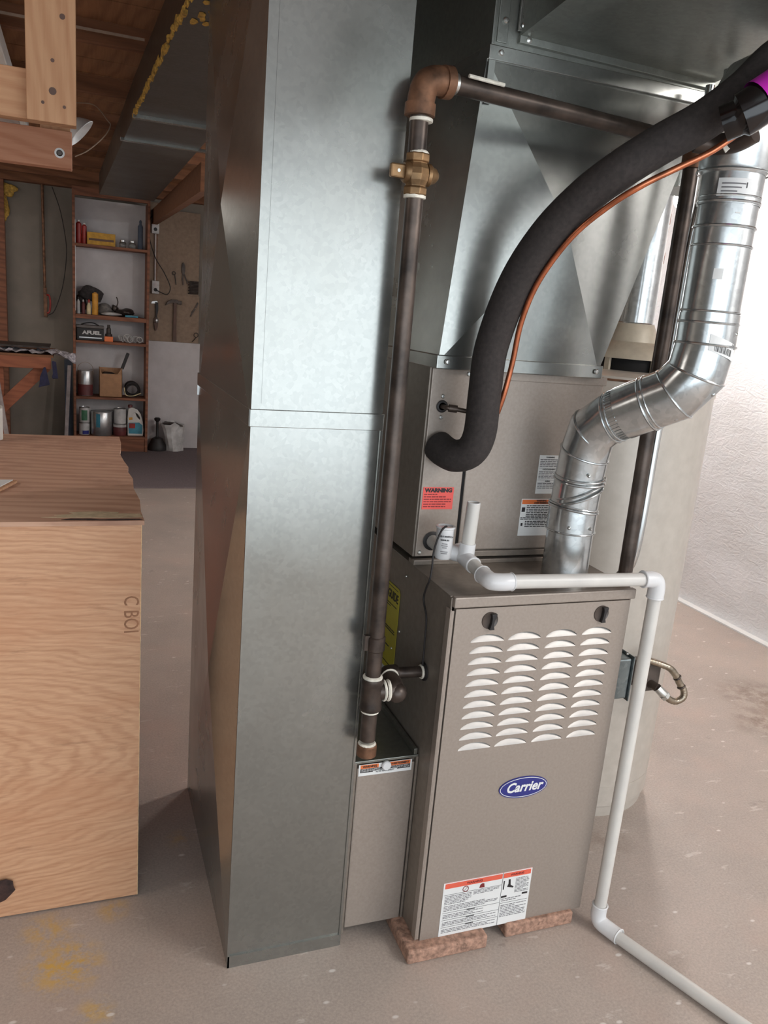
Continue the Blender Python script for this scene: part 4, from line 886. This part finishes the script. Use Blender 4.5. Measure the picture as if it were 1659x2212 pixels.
# shelf 2
bottle(-.735, -.705, SZ[1], 1.365, 'slim white and black glue bottle at the left of the second shelf', 'bottle', 'canwhite', 'rubber', .3)
bottle(-.694, -.664, SZ[1], 1.345, 'dark brown narrow bottle between two glue bottles', 'bottle', 'maroon', 'canwhite', .3)
bottle(-.652, -.614, SZ[1], 1.350, 'cream glue bottle with a red nozzle on the second shelf', 'bottle', 'cream', 'redcan', .45)
bottle(-.606, -.555, SZ[1], 1.415, 'mustard yellow cylinder bottle on the second shelf', 'bottle', 'mustard', 'mustard', .06)
G().lump((-.615, 6.44, 1.395), (.115, .05, .07), 21, .22).lump((-.70, 6.46, 1.31), (.05, .04, .08), 2, .2).make('folded_cloth', 'clothdk', smooth=True, label='heap of charcoal cloth behind the bottles on the second shelf', cat='cloth')
G().lump((-.50, 6.43, 1.275), (.06, .05, .05), 22, .2).make('folded_cloth.001', 'clothgrey', smooth=True, label='grey crumpled bag behind the mustard bottle', cat='bag')
G().lump((-.445, 6.32, 1.240), (.085, .04, .016), 23, .15).make('white_rag', 'canwhite', smooth=True, label='pale rolled rag at the edge of the second shelf', cat='rag')
G().lump((-.335, 6.40, 1.262), (.085, .05, .034), 24, .4).lump((-.41, 6.42, 1.29), (.03, .03, .03), 25, .3).make('tool_heap', 'tooldark', smooth=True, label='dark heap of tools right of the cloth on the second shelf', cat='tools')
G().tube(catmull([(-.400, 6.42, 1.30), (-.388, 6.42, 1.34), (-.392, 6.42, 1.37), (-.40, 6.42, 1.39)], 4), .005, 8).make('hook', 'tooldark', smooth=True, label='small dark hook standing up from the tool heap', cat='hook')
G().box(-.33, -.22, 6.30, 6.34, SZ[1]+.001, 1.240).make('blue_tool', 'teal', bevel=.003, label='flat blue tool at the right edge of the second shelf', cat='tool')
# shelf 3
bt = thing('battery', 'black battery pack with pale lettering on the third shelf', 'battery', (-.62, IY, SZ[2]))
G().box(-.735, -.510, IY-.05, IY+.06, SZ[2]+.001, 1.105).make('case', 'rubber', bt, bevel=.004)
G().box(-.738, -.507, IY-.053, IY+.063, 1.105, 1.130).make('lid', 'knob', bt, bevel=.003)
G().box(-.715, -.525, IY-.0515, IY-.05, 1.018, 1.028).make('silver_strip', 'silver', bt)
G().tube(catmull([(-.70, IY, 1.13), (-.66, IY, 1.145), (-.60, IY, 1.150), (-.55, IY, 1.13)], 4), .005, 8).make('handle', 'rubber', bt, smooth=True)
lettering('AFUEL', .042, (-.61, IY-.0515, 1.065), (1, 0, 0), (0, 0, 1), 'canwhite', bt, bold=.002, sx=1.3)
G().box(-.504, -.432, IY-.06, IY, SZ[2]+.001, 1.043).make('orange_box', 'orange', bevel=.002, label='small orange carton on the third shelf', cat='box')
G().lathe((-.468, IY-.03, 1.044), [(.030, 0), (.030, .02), (.020, .024), (.018, .07), (.013, .075), (.012, .10)], (0, 0, 1), 16).make('spool', 'tooldark', smooth=True, label='dark stacked fitting on the orange carton', cat='fitting')
g = G(); r = random.Random(8)
for i in range(9):
    c = V((-.37+i*.021, 6.34+r.uniform(-.02, .05), 1.018+r.uniform(0, .02)))
    g.ring(c, (r.uniform(-1, 1), r.uniform(-1, 1), r.uniform(-.3, .6)), r.uniform(.018, .034), .0045, 16, 6)
g.make('rope_coil', 'canwhite', smooth=True, label='tangled pale rope and cable coils on the third shelf', cat='rope')
# shelf 4
pc = can(-.732, -.600, SZ[3], .735, 'rusty one-gallon paint can on the fourth shelf', 'paint can', 'silver', band=('maroon', 0.02, .45, 200, 340))
G().tube(catmull([(-.735, 6.35, .70), (-.72, 6.28, .78), (-.665, 6.28, .81), (-.61, 6.28, .78), (-.598, 6.35, .70)], 5), .002, 6).make('bail_handle', 'wire', pc, smooth=True)
cb = thing('cardboard_carton', 'open brown cardboard carton on the fourth shelf', 'box', (-.45, IY, SZ[3]))
z0 = SZ[3]+.001
G().box(-.548, -.352, IY-.07, IY-.066, z0, .715).box(-.548, -.352, IY+.066, IY+.07, z0, .76).box(-.548, -.544, IY-.07, IY+.07, z0, .765).box(-.356, -.352, IY-.07, IY+.07, z0, .765).box(-.548, -.352, IY-.07, IY+.07, z0, z0+.004).make('carton_wall', 'cardboard', cb)
G().prism([(-.548, IY-.07, .714), (-.525, IY-.07, .714), (-.548, IY-.07, .765)], (0, .004, 0)).prism([(-.352, IY-.07, .714), (-.395, IY-.07, .714), (-.352, IY-.07, .775)], (0, .004, 0)).make('torn_corner', 'cardboard', cb)
G().lump((-.47, IY, .70), (.06, .05, .035), 33, .3).make('carton_contents', 'tooldark', smooth=True, label='dark odds and ends filling the open carton', cat='tools')
sw = thing('hand_saw', 'dark handled tool standing out of the cardboard carton', 'hand tool', (-.36, IY, .70))
G().bar((-.375, IY-.01, .64), (-.352, IY-.01, .76), .02, .006, (0, 1, 0)).make('blade', 'silver', sw); G().bar((-.352, IY-.01, .76), (-.300, IY-.01, .905), .028, .02, (0, 1, 0)).make('handle', 'rubber', sw, bevel=.004)
g = G()
for i in range(6): g.ring((-.262, IY+i*.006-.02, .570+(i % 2)*.015), (.15*i-.3, 1, .2), .055+.006*(i % 3), .007, 24, 6)
g.make('power_cord_coil', 'rubber', smooth=True, label='coiled black power cord at the right of the fourth shelf', cat='cord')
G().tube(catmull([(-.335, 6.29, .60), (-.32, 6.285, .535), (-.26, 6.285, .527), (-.19, 6.285, .555)], 5), .004, 6).make('cream_cord', 'cream', smooth=True, label='single cream cord draped under the black coil', cat='cord')
# shelf 5
can(-.722, -.628, SZ[4], .262, 'white quart can with a blue mark, lower of the two stacked at left', 'paint can', 'canwhite', band=('blue', .05, .35, 250, 320))
can(-.718, -.628, .262, .404, 'white quart can with a green label, upper of the two stacked at left', 'paint can', 'canwhite', band=('green', .15, .8, 235, 300))
can(-.622, -.434, SZ[4], .374, 'wide silver gallon can with a blue stripe on the lowest shelf', 'paint can', 'silver', band=('teal', .35, .9, 240, 262))
can(-.427, -.309, SZ[4], .262, 'dark maroon can, lower of the pair beside the detergent jug', 'paint can', 'maroon', band=('canwhite', .72, .9, 190, 350))
can(-.421, -.313, .262, .404, 'grey label can, upper of the pair beside the detergent jug', 'paint can', 'canwhite')
jg = thing('detergent_jug', 'white plastic detergent jug with a blue and red label on the lowest shelf', 'jug', (-.23, IY, SZ[4]))
z0 = SZ[4]+.002
out = [(-.300, z0), (-.165, z0), (-.158, z0+.05), (-.165, z0+.13), (-.185, z0+.20), (-.215, z0+.245), (-.265, z0+.262), (-.295, z0+.250), (-.302, z0+.16)]
hole = [(-.235, z0+.215), (-.215, z0+.205), (-.190, z0+.165), (-.193, z0+.150), (-.220, z0+.175)]
o3 = [V((x, z, 0)) for x, z in out]; h3 = [V((x, z, 0)) for x, z in hole]; tri = geometry.tessellate_polygon([o3, h3]); allp = out+hole; no, nh = len(out), len(hole)
g = G(); g.add([(x, IY-.035, z) for x, z in allp]+[(x, IY+.035, z) for x, z in allp], [tuple(t_) for t_ in tri]+[tuple(i+no+nh for i in t_) for t_ in tri]+[(i, (i+1) % no, (i+1) % no+no+nh, i+no+nh) for i in range(no)]+[(no+i, no+(i+1) % nh, no+(i+1) % nh+no+nh, no+i+no+nh) for i in range(nh)])
g.make('jug_body', 'pvc', jg, bevel=.004)
G().lathe((-.278, IY, z0+.258), [(.020, 0), (.020, .02), (.018, .024)], (0, 0, 1), 16).make('cap', 'maroon', jg, smooth=True)
G().prism([(-.292, IY-.036, z0+.02), (-.172, IY-.036, z0+.02), (-.170, IY-.036, z0+.10), (-.20, IY-.036, z0+.125), (-.295, IY-.036, z0+.12)], (0, -.001, 0)).make('blue_label', 'teal', jg)
G().prism([(-.288, IY-.037, z0+.07), (-.235, IY-.037, z0+.07), (-.235, IY-.037, z0+.115), (-.288, IY-.037, z0+.115)], (0, -.001, 0)).make('red_label', 'redcan', jg)
G().prism([(-.290, IY-.037, z0+.145), (-.258, IY-.037, z0+.150), (-.260, IY-.037, z0+.172), (-.290, IY-.037, z0+.168)], (0, -.001, 0)).make('yellow_label', 'mustard', jg)

# tool wall
pgb = thing('tool_board', 'tan hardboard tool panel screwed to the rear wall', 'board', (.1, 6.53, 1.02))
G().box(-.045, .335, 6.528, 6.540, 1.42, 2.19).make('upper_sheet', 'peg', pgb, bevel=.002)
G().box(-.115, .345, 6.524, 6.540, 1.022, 1.455).make('lower_sheet', 'peg', pgb, bevel=.002)
G().cyl((.010, 6.529, 2.175), (.010, 6.526, 2.175), .009, seg=14).make('screw_hole', 'dark', pgb)
G().box(-.112, -.048, 6.515, 6.548, 1.46, 2.24).make('trim_board', 'peg', label='narrow tan upright board behind the outlets', cat='board', bevel=.002)
G().box(-.048, -.042, 6.52, 6.545, 1.45, 2.24).make('batten', 'shelf', label='thin reddish batten between the outlets and the tool board', cat='batten')
def outlet(cx, cz, lab):
    t_ = thing('power_outlet', lab, 'outlet', (cx, 6.50, cz), 'wall outlets')
    G().box(cx-.033, cx+.033, 6.480, 6.515, cz-.058, cz+.058).make('outlet_box', 'canwhite', t_, bevel=.005)
    for dz in (-.022, .022): G().cyl((cx, 6.480, cz+dz), (cx, 6.477, cz+dz), .016, seg=16).make('socket', 'lightw' if dz > 0 else 'rubber', t_)
outlet(-.066, 2.030, 'upper white wall outlet with the conduit running down from it')
outlet(-.058, 1.505, 'lower white wall outlet with a black plug in it')
G().tube([(-.062, 6.50, 1.566), (-.064, 6.50, 1.97)], .007, 10).make('surface_conduit', 'lightw', smooth=True, label='thin pale conduit joining the two wall outlets', cat='conduit')
G().tube(catmull([(.009, 6.47, 2.189), (-.074, 6.46, 2.144), (-.129, 6.45, 2.06), (-.123, 6.45, 1.942), (-.069, 6.45, 1.769), (.015, 6.45, 1.636), (.07, 6.46, 1.518), (.047, 6.46, 1.451), (-.003, 6.46, 1.459), (-.058, 6.472, 1.485)], 6), .0042, 8).make('black_cord', 'rubber', smooth=True, label='black power cord looping from the beam to the lower outlet', cat='cord')
def flat(name, pts_, d_, mat, parent=None, y=6.522, **k):
    return G().prism([(x, y, z) for x, z in pts_], (0, -d_, 0)).make(name, mat, parent, bevel=.001, **k)
hm = thing('hammer', 'claw hammer with a dark wooden handle hung on the lower tool board', 'hammer', (.12, 6.5, 1.03))
flat('handle', [(.108, 1.03), (.140, 1.03), (.136, 1.22), (.134, 1.385), (.108, 1.385), (.108, 1.22)], .022, 'toolwood', hm, 6.515)
flat('hammer_head', [(.035, 1.350), (.050, 1.385), (.085, 1.408), (.14, 1.410), (.150, 1.398), (.178, 1.402), (.180, 1.368), (.150, 1.370), (.138, 1.380), (.095, 1.380), (.062, 1.368)], .026, 'tooldark', hm, 6.517)
pr_ = thing('pliers', 'long nosed dark pliers hanging high on the tool board', 'pliers', (.21, 6.5, 1.54))
flat('jaws', [(.175, 1.70), (.182, 1.742), (.192, 1.748), (.205, 1.715), (.206, 1.665), (.198, 1.645), (.184, 1.645), (.176, 1.66)], .012, 'tooldark', pr_)
flat('handle', [(.184, 1.648), (.196, 1.645), (.192, 1.60), (.196, 1.545), (.188, 1.545), (.180, 1.60)], .010, 'tooldark', pr_)
flat('handle', [(.192, 1.648), (.204, 1.650), (.220, 1.605), (.232, 1.585), (.234, 1.560), (.226, 1.560), (.222, 1.58), (.208, 1.610)], .010, 'tooldark', pr_)
wr = thing('open_wrench', 'small rusty wrench left of the pliers on the tool board', 'wrench', (.12, 6.5, 1.54))
flat('shank', [(.112, 1.628), (.120, 1.628), (.132, 1.545), (.124, 1.542)], .006, 'tooldark', wr)
G().ring((.106, 6.515, 1.645), (.1, 1, 0), .014, .004, 16, 6).make('ring_end', 'tooldark', wr, smooth=True)
sc = thing('scraper', 'scraper with a bright blade and dark grip on the lower tool board', 'scraper', (-.05, 6.5, 1.12))
flat('blade', [(-.092, 1.358), (-.085, 1.378), (-.045, 1.385), (-.03, 1.375), (-.055, 1.360)], .004, 'silver', sc)
flat('grip', [(-.055, 1.375), (-.030, 1.370), (-.028, 1.30), (-.040, 1.235), (-.050, 1.235), (-.052, 1.30)], .018, 'rubber', sc)
G().lathe((-.045, 6.505, 1.185), [(.012, 0), (.020, .01), (.022, .03), (.016, .045), (.008, .052)], (0, 0, 1), 16).make('ferrule', 'silver', sc, smooth=True)
flat('lower_grip', [(-.066, 1.19), (-.026, 1.19), (-.030, 1.15), (-.045, 1.115), (-.052, 1.115), (-.060, 1.15)], .018, 'toolwood', sc)
g = G()
for k in range(9): g.tube([(.235+.012*(k % 2), 6.505, 1.475+k*.013), (.33, 6.50, 1.480+k*.013)], .0045, 8)
g.box(.25, .33, 6.508, 6.524, 1.47, 1.59)
g.make('drill_rack', 'tooldark', label='small rack of dark drill bits under the pliers', cat='rack', smooth=True)
p2 = thing('pliers.001', 'second pair of pliers half hidden at the board right edge', 'pliers', (.31, 6.5, 1.3))
flat('jaws', [(.300, 1.345), (.318, 1.350), (.335, 1.395), (.326, 1.40)], .01, 'tooldark', p2); flat('handle', [(.300, 1.345), (.312, 1.335), (.285, 1.30), (.272, 1.265), (.264, 1.268), (.275, 1.31)], .01, 'tooldark', p2)
G().ring((.322, 6.512, 1.10), (0, 1, 0), .020, .003, 16, 6).tube([(.322, 6.512, 1.08), (.30, 6.512, 1.05), (.285, 6.512, 1.035)], .004, 6).make('wall_hook', 'tooldark', smooth=True, label='bent wire hook at the foot of the tool board', cat='hook')
pg = thing('plunger', 'black rubber plunger standing on the floor by the shelf unit', 'plunger', (-.025, 6.40, 0))
G().lathe((-.028, 6.40, .0125), [(.085, 0), (.088, .01), (.080, .05), (.060, .085), (.050, .11), (.022, .125)], (0, 0, 1), 28).make('rubber_cup', 'rubber', pg, smooth=True)
G().lathe((-.030, 6.40, .12), [(.018, 0), (.012, .02), (.012, .16), (.026, .175), (.030, .19), (.020, .20)], (0, 0, 1), 18).make('handle', 'rubber', pg, smooth=True)
bg = thing('waste_bag', 'crumpled pale grey bag of rubbish beside the plunger', 'bag', (.12, 6.38, 0))
rz = random.Random(4); vs = []
prof = [(.075, .0125), (.072, .06), (.078, .14), (.085, .21), (.100, .27)]
for (r_, z) in prof:
    for j in range(14):
        a = 2*math.pi*j/14; k = 1+.16*math.sin(a*3+z*9)+rz.uniform(-.08, .08); vs.append((.135+r_*k*math.cos(a)*1.1-(z*.12), 6.38+r_*k*.7*math.sin(a), z+(rz.uniform(-.01, .02) if z > .2 else 0)))
G().add(vs, [(i*14+j, i*14+(j+1) % 14, (i+1)*14+(j+1) % 14, (i+1)*14+j) for i in range(4) for j in range(14)]+[tuple(range(14))[::-1]]).make('bag_body', 'canwhite', bg)
G().prism([(.02, 6.35, .268), (.10, 6.33, .275), (.19, 6.33, .250), (.215, 6.37, .243), (.14, 6.43, .262), (.04, 6.43, .272)], (0, 0, .012)).make('bag_contents', 'tooldark', bg)

# pole on the grey wall
bw = thing('garage_door_rod', 'rusty upright rod with a hooked lever fixed to the grey rear wall', 'rod', (-1.0, 6.5, 1.16))
G().tube([(-1.003, 6.52, 2.28), (-.994, 6.50, 1.40)], .012, 10).make('rod', 'rust', bw, smooth=True)
G().bar((-.992, 6.50, 1.42), (-.990, 6.50, 1.165), .030, .025, (0, 1, 0)).make('latch_body', 'rust', bw, bevel=.004)
G().tube(catmull([(-.980, 6.48, 1.36), (-.958, 6.48, 1.35), (-.950, 6.48, 1.29), (-.958, 6.48, 1.22), (-.978, 6.48, 1.20)], 5), .008, 8).make('lever', 'redcan', bw, smooth=True)
G().tube(catmull([(-.924, 6.5, 2.26), (-.86, 6.48, 2.07), (-.818, 6.47, 1.828), (-.816, 6.47, 1.674), (-.849, 6.47, 1.436), (-.916, 6.48, 1.233), (-.977, 6.49, 1.18)], 5), .004, 6).make('pull_cord', 'rubber', bw, smooth=True)
G().box(-1.42, -1.30, 6.46, 6.55, 0, 2.27).make('wall_stud', 'shelf', label='reddish upright timber at the far left of the rear wall', cat='post')
G().lump((-1.27, 6.52, 2.20), (.07, .03, .05), 61, .35).lump((-1.30, 6.52, 2.05), (.03, .03, .10), 62, .3).make('foam_lump', 'yfoam', smooth=True, label='brown spray foam blob at the top left of the grey wall', cat='foam')

# rear workbench
wb = thing('workbench', 'rough orange timber workbench at the left rear', 'workbench', (-1.4, 5.5, 0))
G().box(-2.2, -.915, 5.20, 5.238, .830, .915).make('front_rail', 'bench', wb, bevel=.002)
G().bar((-.955, 5.245, .850), (-1.30, 5.245, .490), .088, .04, (0, 1, 0)).make('diagonal_brace', 'bench', wb, bevel=.002)
G().box(-1.33, -1.245, 5.25, 5.29, .0125, .83).make('leg', 'bench', wb, bevel=.002); G().box(-2.1, -2.02, 5.25, 5.29, .0125, .83).make('leg', 'bench', wb, bevel=.002)
G().box(-2.2, -.90, 5.20, 6.0, .915, .933).make('bench_top', 'joist', wb, bevel=.002)
rz = random.Random(11); vs = []; nx, ny = 22, 7
for j in range(ny):
    for i in range(nx):
        x = -1.32+i*.0275; z = .936+rz.uniform(0, .030); y = 5.21+j*.05
        if i > 15: z -= (i-15)*.010*(1 if j < 3 else .3)
        vs.append((x, y, z))
G().add(vs, [(j*nx+i, j*nx+i+1, (j+1)*nx+i+1, (j+1)*nx+i) for j in range(ny-1) for i in range(nx-1)]).make('plastic_sheet', 'plastic_sheet', label='crumpled clear plastic sheeting spread over the workbench', cat='plastic sheet')
G().box(-1.30, -.93, 5.35, 5.75, .972, .985).make('dark_board', 'tooldark', label='thin dark board lying on the plastic sheeting', cat='board')
def glove(pts_, lab):
    return G().prism([(x, 5.19, z) for x, z in pts_], (0, -.02, 0)).make('work_glove', 'navy', bevel=.005, label=lab, cat='glove', group='navy gloves hanging from the workbench')
glove([(-.965, .845), (-.952, .845), (-.925, .715), (-.985, .700), (-1.005, .690), (-.998, .715), (-.992, .775)], 'left navy work glove hanging below the workbench brace')
glove([(-.908, .895), (-.880, .890), (-.866, .765), (-.905, .762), (-.910, .775), (-.903, .80)], 'right navy work glove hanging from the workbench end')
G().obox((-1.250, 5.12, .0125), (.030, 0, 0), (0, .03, 0), (-.09, .05, .62)).make('leaning_plank', 'joist', label='dark plank leaning at the far left, nearest the wall', cat='plank', group='planks leaning at the workbench')
G().obox((-1.195, 5.08, .0125), (.030, 0, 0), (0, .03, 0), (-.10, .05, .72)).make('leaning_plank.001', 'greywood', label='paler plank leaning beside the dark one at the workbench', cat='plank', group='planks leaning at the workbench')
G().obox((-.850, 6.18, .0125), (.030, 0, 0), (0, .02, 0), (.038, .10, .76)).make('leaning_strip', 'greywood', label='pale narrow strip of wood leaning left of the shelf unit', cat='board')
G().obox((-.835, 6.32, .0125), (.065, 0, 0), (0, .01, 0), (-.006, .10, .80)).make('slate_blue_sheet', 'bluegrey', label='slate blue panel wedged between the shelf unit and the strip', cat='panel')
